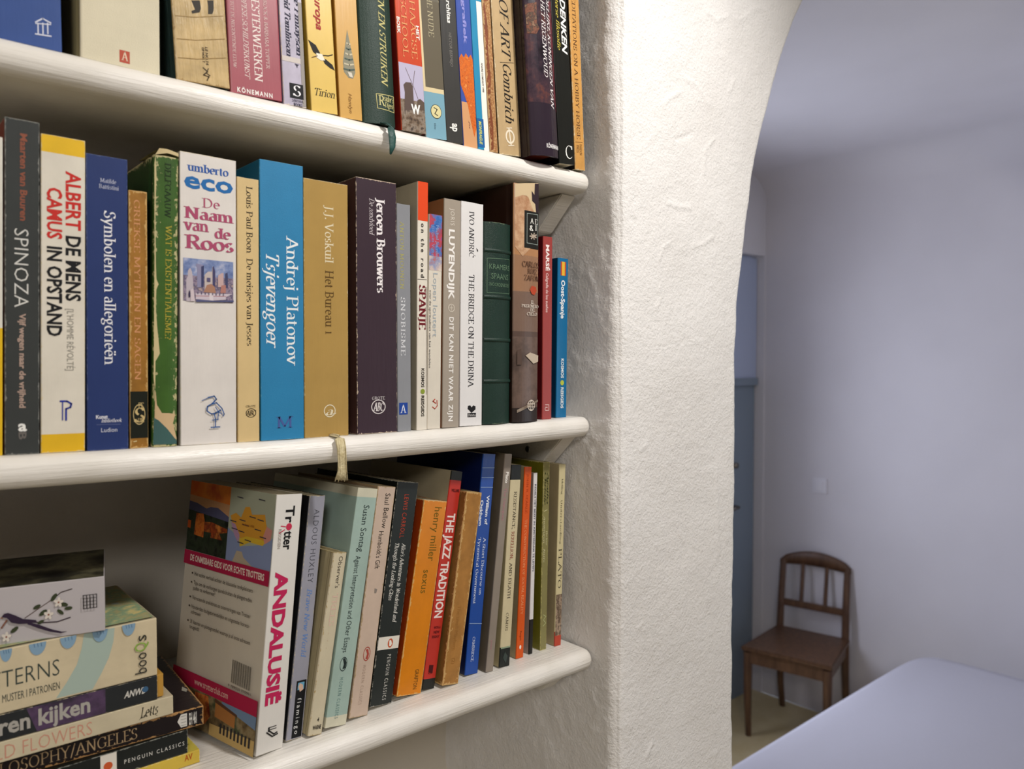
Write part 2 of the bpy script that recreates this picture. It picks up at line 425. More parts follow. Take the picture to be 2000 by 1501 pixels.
# ------------------------------------------------------------------ chair
def make_chair():
    r = empty('wooden_chair', (3.665, 1.985, 0), (0, 0, math.radians(-90+11)))
    tag(r, 'dark brown wooden chair with arched top rail standing against the pale bedroom wall', 'chair')
    # local: x to the sitter's left/right, front = -y
    H = .452
    def leg_front(s):
        x = s*.195
        return sweep([(x*.97, -.195, 0), (x, -.197, .2), (x, -.197, H-.02)], [(.013, .013), (.018, .018), (.021, .021)], M_CHAIR, 'leg', r, n=8, square=True, smooth=False)
    def leg_rear(s):
        x = s*.170
        pts = [(x, .255, 0), (x, .222, .14), (x, .205, .30), (x, .203, H), (x*.99, .212, .60), (x*.98, .232, .75), (x*.98, .245, .825)]
        return sweep(pts, [(.015, .013), (.016, .014), (.018, .016), (.018, .017), (.017, .015), (.016, .013), (.015, .012)], M_CHAIR, 'leg', r, n=8, square=True, smooth=False)
    for s in (-1, 1): leg_front(s); leg_rear(s)
    bm = bmesh.new()
    f = [(-.222, -.225), (.222, -.225), (.190, .215), (-.190, .215)]
    lo = [bm.verts.new((x, y, H-.012)) for x, y in f]; hi = [bm.verts.new((x, y, H+.010)) for x, y in f]
    bm.faces.new(hi); bm.faces.new(lo[::-1])
    for i in range(4): bm.faces.new((lo[i], lo[(i+1) % 4], hi[(i+1) % 4], hi[i]))
    bmesh.ops.bevel(bm, geom=list(bm.edges), offset=.005, segments=2, affect='EDGES')
    bm_obj('seat', bm, M_CHAIR, r)
    box('apron', -.18, .18, -.213, -.193, H-.075, H-.012, M_CHAIR, r, bevel=.002)
    box('apron', -.155, .155, .195, .213, H-.075, H-.012, M_CHAIR, r, bevel=.002)
    for s in (-1, 1):
        bm = bmesh.new()
        for t in (0, 1):
            pass
        a = [(s*.205, -.18), (s*.187, -.18), (s*.160, .195), (s*.178, .195)]
        lo = [bm.verts.new((x, y, H-.075)) for x, y in a]; hi = [bm.verts.new((x, y, H-.012)) for x, y in a]
        bm.faces.new(hi); bm.faces.new(lo[::-1])
        for i in range(4): bm.faces.new((lo[i], lo[(i+1) % 4], hi[(i+1) % 4], hi[i]))
        bm_obj('apron', bm, M_CHAIR, r)
    # arched top rail
    bm = bmesh.new(); n = 14; rows = []
    for i in range(n+1):
        q = -1+2*i/n; x = q*.182; top = .835+.047*(1-q**2)-(.012 if abs(q) > .95 else 0); bot = .795+.012*(1-q*q)
        y = .243+.012*(1-q*q)
        rows.append([bm.verts.new((x, y-.012, bot)), bm.verts.new((x, y-.011, top-.004)), bm.verts.new((x, y, top)), bm.verts.new((x, y+.012, top-.004)), bm.verts.new((x, y+.012, bot))])
    for a, b in zip(rows, rows[1:]):
        for k in range(5): bm.faces.new((a[k], a[(k+1) % 5], b[(k+1) % 5], b[k]))
    bm.faces.new(rows[0]); bm.faces.new(rows[-1])
    bm_obj('top_rail', bm, M_CHAIR, r, True)
    box('lower_rail', -.158, .158, .206, .228, .577, .612, M_CHAIR, r, bevel=.003)
    for x in (-.062, .062):
        sweep([(x, .217, .608), (x, .236, .73), (x, .248, .81)], (.010, .008), M_CHAIR, 'slat', r, n=8, square=True, smooth=False)
make_chair()

# ------------------------------------------------------------------ bed
def make_bed():
    x0, x1, y0, y1, zt = 1.72, 3.69, .66, 1.405, .585
    r = empty('bed', (x0, y0, 0)); tag(r, 'single bed under a smooth white spread standing in front of the chair', 'bed')
    w, d = x1-x0, y1-y0
    box('bed_base', .04, w-.04, .03, d-.04, .12, .30, M_CHAIR, r, bevel=.01)
    box('mattress', .02, w-.02, .02, d-.02, .30, zt-.025, M_LINEN, r, bevel=.04, smooth=True)
    for x in (.08, w-.08):
        for y in (.08, d-.10): sweep([(x, y, 0), (x, y, .14)], (.025, .025), M_CHAIR, 'leg', r)
    # spread: superellipse rings falling from the top
    bm = bmesh.new(); rings = []; N = 120
    lv = [(.0, 1.0), (.25, 1.0), (.5, 1.0), (.75, 1.0), (.93, .999), (.985, .992), (1.0, .965), (1.004, .90), (1.008, .75), (1.012, .5), (1.018, .22)]
    for k, (s, hz) in enumerate(lv):
        ring = []
        for i in range(N):
            a = 2*math.pi*i/N; c, q = math.cos(a), math.sin(a); e = 2/(9 if s > .8 else 6)
            px = math.copysign(abs(c)**e, c); py = math.copysign(abs(q)**e, q)
            fold = 0 if hz > .9 else .008*(1-hz)*math.sin(i*1.7)
            inset = .0 if s < 1 else (s-1)*w*.3
            X = w/2+px*(w/2*min(s, 1)+inset+fold); Y = d/2+py*(d/2*min(s, 1)+inset+fold)
            Z = zt*hz+(.004*noise.noise(Vector((X*4, Y*4, 1))) if hz > .95 else 0)
            ring.append(bm.verts.new((X, Y, Z)))
        rings.append(ring)
    for a, b in zip(rings, rings[1:]):
        for i in range(N):
            try: bm.faces.new((a[i], a[(i+1) % N], b[(i+1) % N], b[i]))
            except ValueError: pass
    bmesh.ops.remove_doubles(bm, verts=bm.verts, dist=1e-5)
    bm_obj('bedspread', bm, M_LINEN, r, True)
make_bed()

# ------------------------------------------------------------------ shelves
SH = {1: (2.0915, .5385, .5715), 2: (1.8445, .5385, .5735), 3: (1.6040, .5365, .5755)}   # top, front, right end
def shelf_z(k, x):
    z = SH[k][0]
    if k == 2: z -= .0030*max(0, math.sin(math.pi*min(max((x-.02)/.56, 0), 1)))
    return z
def make_shelf(k, label):
    z0, yf, xe = SH[k]; th = .0205
    r = empty('shelf_board', (0, 0, z0)); tag(r, label, 'shelf', 'painted shelves in the niche')
    prof = []      # (dy, dz) from the front nose
    prof.append((YB-yf-.001, 0)); prof.append((.016, 0))
    for i in range(11):
        a = math.pi/2-math.pi*i/10; prof.append((.0095-.0095*math.cos(a), -th/2+th/2*math.sin(a)))
    prof.append((.016, -th)); prof.append((YB-yf-.001, -th))
    xs = [-.77+i*.02 for i in range(66)]
    xs = [x for x in xs if x < xe-.012]+[xe-.008, xe-.004, xe-.0015, xe]
    verts = []; faces = []
    for x in xs:
        e = max(0, x-(xe-.008))/.008; shr = .006*(1-math.sqrt(max(0, 1-e*e)))
        zz = shelf_z(k, x)-z0; wob = .0007*noise.noise(Vector((x*18, k, 0)))
        for dy, dz in prof:
            ff = 1 if dy < .02 else 0
            y = yf+dy+wob*ff+(shr if dy < .012 else 0)
            zc = -th/2+(dz+th/2)*(1-shr/.02*ff)
            verts.append((x, y, zz+zc+.0004*noise.noise(Vector((x*30, dy*50, k)))))
    n = len(prof)
    for j in range(len(xs)-1):
        for i in range(n-1): faces.append((j*n+i, (j+1)*n+i, (j+1)*n+i+1, j*n+i+1))
        faces.append((j*n+n-1, (j+1)*n+n-1, (j+1)*n, j*n))
    faces.append(tuple(range(n))[::-1]); faces.append(tuple((len(xs)-1)*n+i for i in range(n)))
    o = mesh_obj('board', verts, faces, M_SHELF, r, smooth=True)
    # cleat under the right end, front end cut at a slant, held by a screw
    zt = -th-.0003
    bm = bmesh.new(); a = xe-.022; b = xe-.0015
    side = [(.558, zt), (YB-.002, zt), (YB-.002, zt-.034), (.594, zt-.034)]
    A = [bm.verts.new((a, y, z)) for y, z in side]; B = [bm.verts.new((b, y, z)) for y, z in side]
    bm.faces.new(A); bm.faces.new(B[::-1])
    for i in range(4): bm.faces.new((A[i], A[(i+1) % 4], B[(i+1) % 4], B[i]))
    bmesh.ops.bevel(bm, geom=list(bm.edges), offset=.0012, segments=2, affect='EDGES')
    cl = bm_obj('cleat', bm, M_SHELF, r)
    bm = bmesh.new(); bmesh.ops.create_cone(bm, cap_ends=True, segments=16, radius1=.0038, radius2=.003, depth=.0014,
                                            matrix=Matrix.Translation((a-.0005, .612, zt-.017)) @ Matrix.Rotation(math.radians(-90), 4, 'Y'))
    bm_obj('screw', bm, M_METAL, cl)
make_shelf(1, 'white painted shelf board with rounded front edge, topmost of the three')
make_shelf(2, 'white painted shelf board with rounded front edge, middle of the three')
make_shelf(3, 'white painted shelf board with rounded front edge, lowest of the three')

# ------------------------------------------------------------------ lettering
# a small broad-pen roman: strokes on a 7-unit cap height.  L polyline, A arc (cx cy rx ry a0 a1), S serif
GL = {
'A': (6.4, 'L .6 0 3.2 7|L 3.2 7 5.8 0|L 1.6 2.4 4.8 2.4|S .6 0|S 5.8 0'),
'B': (5.6, 'L 1.3 0 1.3 7|L 1.3 7 2.8 7|A 2.8 5.35 1.6 1.65 90 -90|L 1.3 3.7 2.9 3.7|A 2.9 1.85 2 1.85 90 -90|L 1.3 0 2.9 0|S 1 7|S 1 0'),
'C': (6.0, 'A 3.4 3.5 2.9 3.5 45 315|L 5.4 6.8 5.4 5'),
'D': (6.8, 'L 1.3 0 1.3 7|L 1.3 7 3 7|A 3 3.5 3.1 3.5 90 -90|L 1.3 0 3 0|S 1 7|S 1 0'),
'E': (5.3, 'L 1.3 0 1.3 7|L 1.3 7 4.7 7|L 4.7 7 4.7 5.8|L 1.3 3.6 3.9 3.6|L 1.3 0 4.9 0|L 4.9 0 4.9 1.3|S 1 7|S 1 0'),
'F': (5.0, 'L 1.3 0 1.3 7|L 1.3 7 4.7 7|L 4.7 7 4.7 5.8|L 1.3 3.6 3.9 3.6|S 1 7|S 1.3 0'),
'G': (6.6, 'A 3.4 3.5 2.9 3.5 45 318|L 5.5 .6 5.5 3|S 5.4 3|L 5.4 6.8 5.4 5'),
'H': (6.8, 'L 1.3 0 1.3 7|L 5.5 0 5.5 7|L 1.3 3.6 5.5 3.6|S 1.3 0|S 1.3 7|S 5.5 0|S 5.5 7'),
'I': (2.8, 'L 1.4 0 1.4 7|S 1.4 0|S 1.4 7'),
'J': (3.4, 'L 2 .4 2 7|A .9 .4 1.1 1.6 0 -130|S 2 7'),
'K': (6.2, 'L 1.3 0 1.3 7|L 1.4 2.9 5 7|L 2.6 4 5.5 0|S 1.3 0|S 1.3 7|S 5 7|S 5.5 0'),
'L': (5.1, 'L 1.3 0 1.3 7|L 1.3 0 4.8 0|L 4.8 0 4.8 1.5|S 1 0|S 1.3 7'),
'M': (8.3, 'L 1.3 0 1.3 7|L 1.3 7 4.1 .8|L 4.1 .8 6.9 7|L 6.9 7 6.9 0|S 1.3 0|S 1 7|S 7.2 7|S 6.9 0'),
'N': (7.0, 'L 1.3 0 1.3 7|L 1.3 7 5.6 0|L 5.6 0 5.6 7|S 1.3 0|S 1 7|S 5.6 7'),
'O': (7.0, 'A 3.5 3.5 2.9 3.5 0 360'),
'P': (5.4, 'L 1.3 0 1.3 7|L 1.3 7 3 7|A 3 5.2 1.9 1.8 90 -90|L 1.3 3.4 3 3.4|S 1 7|S 1.3 0'),
'Q': (7.0, 'A 3.5 3.5 2.9 3.5 0 360|L 3.6 1.4 6 -1.2'),
'R': (6.0, 'L 1.3 0 1.3 7|L 1.3 7 3 7|A 3 5.3 1.8 1.7 90 -90|L 1.3 3.6 3 3.6|L 3 3.6 5.4 0|S 1 7|S 1.3 0|S 5.5 0'),
'S': (4.6, 'A 2.4 5.25 1.6 1.75 35 250|A 2.3 1.75 1.8 1.75 75 -145|L 3.8 6.8 3.8 5.6|L .5 .2 .5 1.6'),
'T': (5.8, 'L 2.9 0 2.9 7|L .5 7 5.3 7|L .5 7 .5 5.7|L 5.3 7 5.3 5.7|S 2.9 0'),
'U': (6.6, 'L 1.3 2.2 1.3 7|A 3.3 2.2 2 2.2 180 360|L 5.3 2.2 5.3 7|S 1.3 7|S 5.3 7'),
'V': (6.2, 'L .7 7 3.1 0|L 3.1 0 5.5 7|S .7 7|S 5.5 7'),
'W': (8.8, 'L .7 7 2.7 0|L 2.7 0 4.4 6.6|L 4.4 6.6 6.1 0|L 6.1 0 8.1 7|S .7 7|S 8.1 7'),
'X': (6.2, 'L .8 7 5.4 0|L .8 0 5.4 7|S .8 7|S 5.4 7|S .8 0|S 5.4 0'),
'Y': (6.0, 'L .6 7 3 3.4|L 3 3.4 5.4 7|L 3 0 3 3.4|S .6 7|S 5.4 7|S 3 0'),
'Z': (5.6, 'L .8 7 4.9 7|L .6 0 5 0|L 4.9 7 .6 0|L .8 7 .8 5.8|L 5 0 5 1.3'),
'a': (4.4, 'L 3.4 0 3.4 3.4|A 2.1 3.4 1.3 1.4 0 150|A 2.1 1.4 1.4 1.4 60 350|S 3.7 0'),
'b': (4.9, 'L 1.1 0 1.1 7|A 2.6 2.4 1.6 2.4 -150 150|S .9 7'),
'c': (4.1, 'A 2.4 2.4 1.8 2.4 50 310'),
'd': (5.0, 'L 3.8 0 3.8 7|A 2.2 2.4 1.6 2.4 30 330|S 3.6 7|S 4 0'),
'e': (4.3, 'A 2.2 2.4 1.7 2.4 0 310|L .6 2.6 3.8 2.6'),
'f': (3.0, 'L 1.4 0 1.4 5.6|A 2.5 5.6 1.1 1.4 180 60|L .4 4.6 2.7 4.6|S 1.4 0'),
'g': (4.7, 'A 2.1 3.1 1.4 1.7 0 360|A 2.2 -.9 1.8 1.1 0 360|L 3.2 4.5 4.4 4.8|L 1.6 1.4 1.4 .2'),
'h': (5.3, 'L 1.1 0 1.1 7|A 2.6 3 1.5 1.8 180 0|L 4.1 0 4.1 3|S .9 7|S 1.1 0|S 4.1 0'),
'i': (2.5, 'L 1.2 0 1.2 4.7|S 1 4.7|S 1.2 0|D 1.2 6.5'),
'j': (2.5, 'L 1.4 -1 1.4 4.7|A .3 -1 1.1 1 0 -110|S 1.2 4.7|D 1.4 6.5'),
'k': (5.0, 'L 1.1 0 1.1 7|L 1.2 2 3.9 4.8|L 2.2 2.8 4.4 0|S .9 7|S 1.1 0|S 4.4 0|S 3.8 4.8'),
'l': (2.5, 'L 1.2 0 1.2 7|S 1 7|S 1.2 0'),
'm': (7.8, 'L 1.1 0 1.1 4.8|A 2.4 3.2 1.3 1.6 180 0|L 3.8 0 3.8 3.2|A 5.1 3.2 1.4 1.6 180 0|L 6.5 0 6.5 3.2|S .9 4.8|S 1.1 0|S 3.8 0|S 6.5 0'),
'n': (5.2, 'L 1.1 0 1.1 4.8|A 2.6 3.1 1.5 1.7 180 0|L 4.1 0 4.1 3.1|S .9 4.8|S 1.1 0|S 4.1 0'),
'o': (4.8, 'A 2.4 2.4 1.9 2.4 0 360'),
'p': (5.0, 'L 1.1 -2 1.1 4.8|A 2.6 2.4 1.7 2.4 -150 150|S .9 4.8|S 1.1 -2'),
'q': (5.0, 'L 3.9 -2 3.9 4.8|A 2.3 2.4 1.7 2.4 30 330|S 3.9 -2'),
'r': (3.6, 'L 1.1 0 1.1 4.8|A 2.5 3.2 1.4 1.6 180 50|S .9 4.8|S 1.1 0'),
's': (3.7, 'A 1.9 3.6 1.2 1.2 35 250|A 1.8 1.2 1.3 1.2 75 -145'),
't': (3.0, 'L 1.3 1 1.3 6|A 2.2 1 .9 1 180 290|L .3 4.6 2.6 4.6'),
'u': (5.2, 'L 1.1 1.7 1.1 4.8|A 2.5 1.7 1.4 1.7 180 340|L 4 0 4 4.8|S .9 4.8|S 3.8 4.8|S 4.2 0'),
'v': (4.7, 'L .6 4.8 2.3 0|L 2.3 0 4.1 4.8|S .6 4.8|S 4.1 4.8'),
'w': (6.8, 'L .6 4.8 2.1 0|L 2.1 0 3.4 4.6|L 3.4 4.6 4.7 0|L 4.7 0 6.2 4.8|S .6 4.8|S 6.2 4.8'),
'x': (4.6, 'L .7 4.8 3.9 0|L .7 0 3.9 4.8|S .7 4.8|S 3.9 0'),
'y': (4.7, 'L .6 4.8 2.4 0|L 1.2 -2 4.1 4.8|S .6 4.8|S 4.1 4.8'),
'z': (4.1, 'L .6 4.8 3.5 4.8|L .5 0 3.7 0|L 3.5 4.8 .5 0'),
'1': (3.4, 'L 1.8 0 1.8 5|S 1.8 0|L .9 4.4 1.8 5'), '4': (4.6, 'L 3.4 0 3.4 6.6|L .4 2 4.3 2|L .4 2 3.4 6.6'),
'.': (2.0, 'D 1 .5'), ',': (2.0, 'D 1 .5|L 1.2 .4 .7 -1'), "'": (1.8, 'L .9 5.4 1 7'), '-': (3.2, 'L .5 2.6 2.7 2.6'),
'/': (3.4, 'L .4 -.8 3 7.6'), '|': (2.4, 'L 1.2 -1.6 1.2 8'), '?': (4, 'A 2 5.4 1.4 1.6 160 -60|L 2.2 3.9 2 2|D 2 .4'), '&': (6.4, 'A 2.6 5.6 1.2 1.4 0 360|A 2.6 2 2 2 100 350|L 1.6 4.6 5.6 0'),
'\u00b7': (2.2, 'D 1.1 3'), '\u00eb': (4.3, 'A 2.2 2.4 1.7 2.4 0 310|L .6 2.6 3.8 2.6|D 1.4 6.3|D 3 6.3'),
'\u0106': (6.0, 'A 3.4 3.5 2.9 3.5 45 315|L 5.4 6.8 5.4 5|L 3.2 7.6 4.2 9'), '\u00d3': (7.0, 'A 3.5 3.5 2.9 3.5 0 360|L 3.3 7.7 4.3 9'),
' ': (2.6, ''),
}
def pen_text(s, thick=1.15, thin=.36, shear=0.0, track=0.0):
    V = []; Fc = []; x0 = 0
    na = math.radians(18); nx, ny = math.cos(na), math.sin(na)
    def strip(p):
        n = len(p); base = len(V)
        for i in range(n):
            a = p[max(0, i-1)]; b = p[min(n-1, i+1)]; dx, dy = b[0]-a[0], b[1]-a[1]; L = math.hypot(dx, dy) or 1
            dx /= L; dy /= L; w = max(thin, thick*abs(dx*ny-dy*nx))/2
            V.append((x0+p[i][0]-dy*w, p[i][1]+dx*w)); V.append((x0+p[i][0]+dy*w, p[i][1]-dx*w))
        for i in range(n-1):
            k = base+2*i; Fc.append((k, k+1, k+3, k+2))
    def quad(x, y, hw, hh):
        k = len(V); V.extend([(x0+x-hw, y-hh), (x0+x+hw, y-hh), (x0+x+hw, y+hh), (x0+x-hw, y+hh)]); Fc.append((k, k+1, k+2, k+3))
    for ch in s:
        w, d = GL.get(ch, GL['o'])
        for st in filter(None, d.split('|')) if ch != '|' else ['L 1.2 -1.6 1.2 8']:
            q = st.split(); v = [float(t) for t in q[1:]]
            if q[0] == 'L': strip([(v[0], v[1]), (v[2], v[3])])
            elif q[0] == 'A':
                n = max(5, int(abs(v[5]-v[4])/26))
                strip([(v[0]+v[2]*.93*math.cos(math.radians(v[4]+(v[5]-v[4])*i/n)), v[1]+(v[3]-.12)*math.sin(math.radians(v[4]+(v[5]-v[4])*i/n))) for i in range(n+1)])
            elif q[0] == 'S': quad(v[0], v[1]+(thin/2 if v[1] <= 0 else -thin/2), thick*.5+.62, thin*.5)
            elif q[0] == 'D': quad(v[0], v[1], thick*.5, thick*.5)
        x0 += w+track*7
    V = [((x+shear*y)/7, y/7) for x, y in V]
    return V, Fc
_cap = {}
def sans_text(s, off=0.0, shear=0.0, space=1.0):
    cu = bpy.data.curves.new('t', 'FONT'); cu.body = s; cu.size = 1; cu.offset = off; cu.resolution_u = 2
    cu.space_character = space; cu.fill_mode = 'FRONT' if hasattr(cu, 'fill_mode') else cu.fill_mode
    o = bpy.data.objects.new('t', cu); COL.objects.link(o)
    dg = bpy.context.evaluated_depsgraph_get(); me = bpy.data.meshes.new_from_object(o.evaluated_get(dg))
    V = [(v.co.x, v.co.y) for v in me.vertices]; Fc = [tuple(p.vertices) for p in me.polygons]
    bpy.data.objects.remove(o); bpy.data.curves.remove(cu); bpy.data.meshes.remove(me)
    if off not in _cap: _cap[off] = 0; _cap[off] = max(v[1] for v in sans_text('H', off)[0]) if s != 'H' else max(v[1] for v in V)
    c = _cap[off] or 1
    if s == 'H' and c == 1: return V, Fc
    return [((x+shear*y)/c, y/c) for x, y in V], Fc
_cap[0.0] = .0
def text2d(s, font):
    """font: r roman, s sans; b bold, t thin, i italic; +n tracking"""
    tr = 0.0
    if '+' in font: font, q = font.split('+'); tr = float(q)*.1
    sh = .28 if 'i' in font else 0
    if font[0] == 'r':
        th, tn = (1.6, .48) if 'b' in font else ((.8, .28) if 't' in font else (1.05, .36))
        V, Fc = pen_text(s, th, tn, sh, tr)
    else:
        off = .028 if 'b' in font else (-.012 if 't' in font else 0.0)
        if 'x' in font: off = .045
        if not _cap.get(off):
            _cap[off] = 1; V, Fc = sans_text('H', off); _cap[off] = max(v[1] for v in V)
        V, Fc = sans_text(s, off, sh, 1+tr*1.6)
    x0 = min(v[0] for v in V); x1 = max(v[0] for v in V)
    return [((x-x0)/(x1-x0), y) for x, y in V], Fc, (x1-x0)

# ------------------------------------------------------------------ books
class Book:
    """local frame: x across the spine, y into the shelf, z up the spine; spine face at y=0 (bulging to -b)"""
    def __init__(s, name, label, w, h, d, loc, rot, base='#cccccc', b=.0, hard=False, cover=None, pages=None,
                 group=None, inset=None, **mk):
        s.w, s.h, s.d, s.b = w, h, d, b; s.lay = 1; s.store = {}
        s.root = empty(name, loc, rot); tag(s.root, label, 'book', group)
        t = .0022 if hard else .0005; t = min(t, w*.2); ins = inset if inset is not None else (.0028 if hard else .0)
        mat = book_material('cover_'+name, base, w, h, b, **mk)
        r = min(.0012 if hard else .0006, w*.2)
        out = [(0, d)]
        if hard: out += [(0, .011), (.0006, .0085), (.0008, .006), (.0001, .004)]
        out += [(0, r), (r*.3, r*.3+s.ys(r*.3)*0)]
        n = 10 if b > 0 else 4
        for i in range(n+1):
            x = r+(w-2*r)*i/n; out.append((x, s.ys(x)))
        out += [(w-r*.3, r*.3), (w, r)]
        if hard: out += [(w-.0001, .004), (w-.0008, .006), (w-.0006, .0085), (w, .011)]
        out += [(w, d)]
        inn = []
        for x, y in out:
            xx = min(max(x, t), w-t); inn.append((xx, y if y > .002 else y+t))
        zs = [0, h*.33, h*.66, h]
        V = []; Fc = []; m_ = len(out); M2 = 2*m_
        for z in zs:
            for x, y in out+inn[::-1]:
                j = 0 if 0 < z < h else .00025*noise.noise(Vector((x*300+w*99, y*200, z*50+h*77)))
                V.append((x, y, z+j))
        for k in range(len(zs)-1):
            for i in range(M2):
                j = (i+1) % M2; Fc.append((k*M2+i, k*M2+j, (k+1)*M2+j, (k+1)*M2+i))
        for k, flip in ((0, 0), (len(zs)-1, 1)):
            for i in range(m_-1):
                f = (k*M2+i, k*M2+i+1, k*M2+M2-2-i, k*M2+M2-1-i); Fc.append(f if flip else f[::-1])
        s.cov = mesh_obj('cover', V, Fc, mat, s.root)
        # page block
        pi = t+.0001; e = .0004+ins
        top = [(pi, d-max(ins, .0006)), (pi, .0008)]
        for i in range(7):
            x = pi+(w-2*pi)*i/6; top.append((x, s.ys(x)+t+.0004))
        top += [(w-pi, .0008), (w-pi, d-max(ins, .0006))]
        V = [(x, y, e) for x, y in top]+[(x, y, h-e) for x, y in top]; q = len(top)
        Fc = [tuple(range(q))[::-1], tuple(range(q, 2*q))]+[(i, (i+1) % q, q+(i+1) % q, q+i) for i in range(q)]
        mesh_obj('page_block', V, Fc, pages or PAGES, s.root)
    def ys(s, x):
        q = 2*x/s.w-1; return -s.b*(1-q*q) if abs(q) < 1 else 0
    def tv(s, v, f=.5): return s.conv(v, f)
    def put(s, V, Fc, col, surf='spine', part=None):
        """V in (s, t) metres on a face"""
        off = .00006+.00003*s.lay; s.lay += 1
        if surf == 'spine': pts = [(x, z) for x, z in V]
        key = (part or 'lettering', col, surf); d = s.store.setdefault(key, ([], []))
        k = len(d[0])
        for i, (x, z) in enumerate(V):
            o_ = off+(i % 23)*1.2e-6*(len(V) > 40)
            if surf == 'spine': d[0].append((x, -o_, z))
            elif surf == 'left': d[0].append((-o_, s.d-x, z))
            else: d[0].append((s.w+o_, x, z))
        d[1].extend(tuple(k+i for i in f) for f in Fc)
    def V(s, t, v0, v1, a, b, col, font='s', part=None):          # reads down the spine
        P, Fc, L = text2d(t, font); z0, z1 = s.tv(v0, (a+b)/2), s.tv(v1, (a+b)/2)
        s.put([(s.w*(a+(b-a)*y), z0+(z1-z0)*x) for x, y in P], Fc, col, part=part or 'lettering'); return s
    def H(s, t, fa, fb, v0, v1, col, font='s', part=None):        # reads across the spine
        P, Fc, L = text2d(t, font); z0, z1 = s.tv(v0, (fa+fb)/2), s.tv(v1, (fa+fb)/2)
        s.put([(s.w*(fa+(fb-fa)*x), z1+(z0-z1)*y) for x, y in P], Fc, col, part=part or 'lettering'); return s
    def P(s, col, pts, part='printed_field'):                     # polygon (fraction across, v)
        s.put([(s.w*f, s.tv(v, f)) for f, v in pts], [tuple(range(len(pts)))], col, part=part); return s
    def R(s, col, f0, f1, v0, v1, part='printed_field'):
        n = 6 if s.b else 1; pts = [(f0+(f1-f0)*i/n, v) for v in (v0, v1) for i in range(n+1)]
        s.put([(s.w*f, s.tv(v)) for f, v in pts], [(i, i+1, n+2+i, n+1+i) for i in range(n)], col, part=part); return s
    def O(s, fx, v, r, col, inner=0, sx=1.0, a0=0, a1=360, part='publisher_mark'):   # disc or ring, r in px
        R = abs(s.tv(v+r)-s.tv(v)); cz = s.tv(v, fx); n = 28; c0 = s.w*fx; pts = []; Fc = []
        for i in range(n+1):
            a = math.radians(a0+(a1-a0)*i/n); pts.append((c0+R*sx*math.cos(a), cz+R*math.sin(a))); pts.append((c0+R*sx*inner*math.cos(a), cz+R*inner*math.sin(a)))
        Fc = [(2*i, 2*i+2, 2*i+3, 2*i+1) for i in range(n)]
        if not inner: pts = pts[::2][:-1]; Fc = [tuple(range(len(pts)))]
        s.put(pts, Fc, col, part=part); return s
    def Ln(s, col, pts, wd, part='publisher_mark'):              # stroked polyline, (fraction, v), width px
        W_ = abs(s.tv(wd)-s.tv(0))/2; q = [(s.w*f, s.tv(v, f)) for f, v in pts]; V = []; Fc = []
        for a, b in zip(q, q[1:]):
            dx, dy = b[0]-a[0], b[1]-a[1]; L = math.hypot(dx, dy) or 1; nx, ny = -dy/L*W_, dx/L*W_; ex, ey = dx/L*W_*.6, dy/L*W_*.6
            k = len(V); V += [(a[0]+nx-ex, a[1]+ny-ey), (a[0]-nx-ex, a[1]-ny-ey), (b[0]-nx+ex, b[1]-ny+ey), (b[0]+nx+ex, b[1]+ny+ey)]; Fc.append((k, k+1, k+2, k+3))
        s.put(V, Fc, col, part=part); return s
    # faces other than the spine: f along (0 = far edge of the left face), g down from the top, both 0..1
    def LP(s, col, pts, surf='left', part='cover_picture'):
        s.put([(s.d*f, s.h*(1-g)) for f, g in pts], [tuple(range(len(pts)))], col, surf, part); return s
    def LT(s, t, f0, f1, g0, g1, col, font='s', surf='left', part='cover_text'):
        P, Fc, L = text2d(t, font)
        s.put([(s.d*(f0+(f1-f0)*x), s.h*(1-g1+(g1-g0)*y)) for x, y in P], Fc, col, surf, part); return s
    def done(s):
        for (part, col, surf), (V, Fc) in s.store.items():
            if surf == 'spine' and s.b > .0003:
                bm = bmesh.new(); vs = [bm.verts.new(v) for v in V]
                for f in Fc:
                    try: bm.faces.new([vs[i] for i in f])
                    except ValueError: pass
                for k in range(1, 12):
                    bmesh.ops.bisect_plane(bm, geom=bm.verts[:]+bm.edges[:]+bm.faces[:], plane_co=(s.w*k/12, 0, 0), plane_no=(1, 0, 0))
                for v in bm.verts: v.co.y += s.ys(v.co.x)-.00012
                me = bpy.data.meshes.new(part); bm.to_mesh(me); bm.free(); me.materials.append(ink(col))
                o = bpy.data.objects.new(part, me); COL.objects.link(o); o.parent = s.root
            else: mesh_obj(part, V, Fc, ink(col), s.root)
        return s

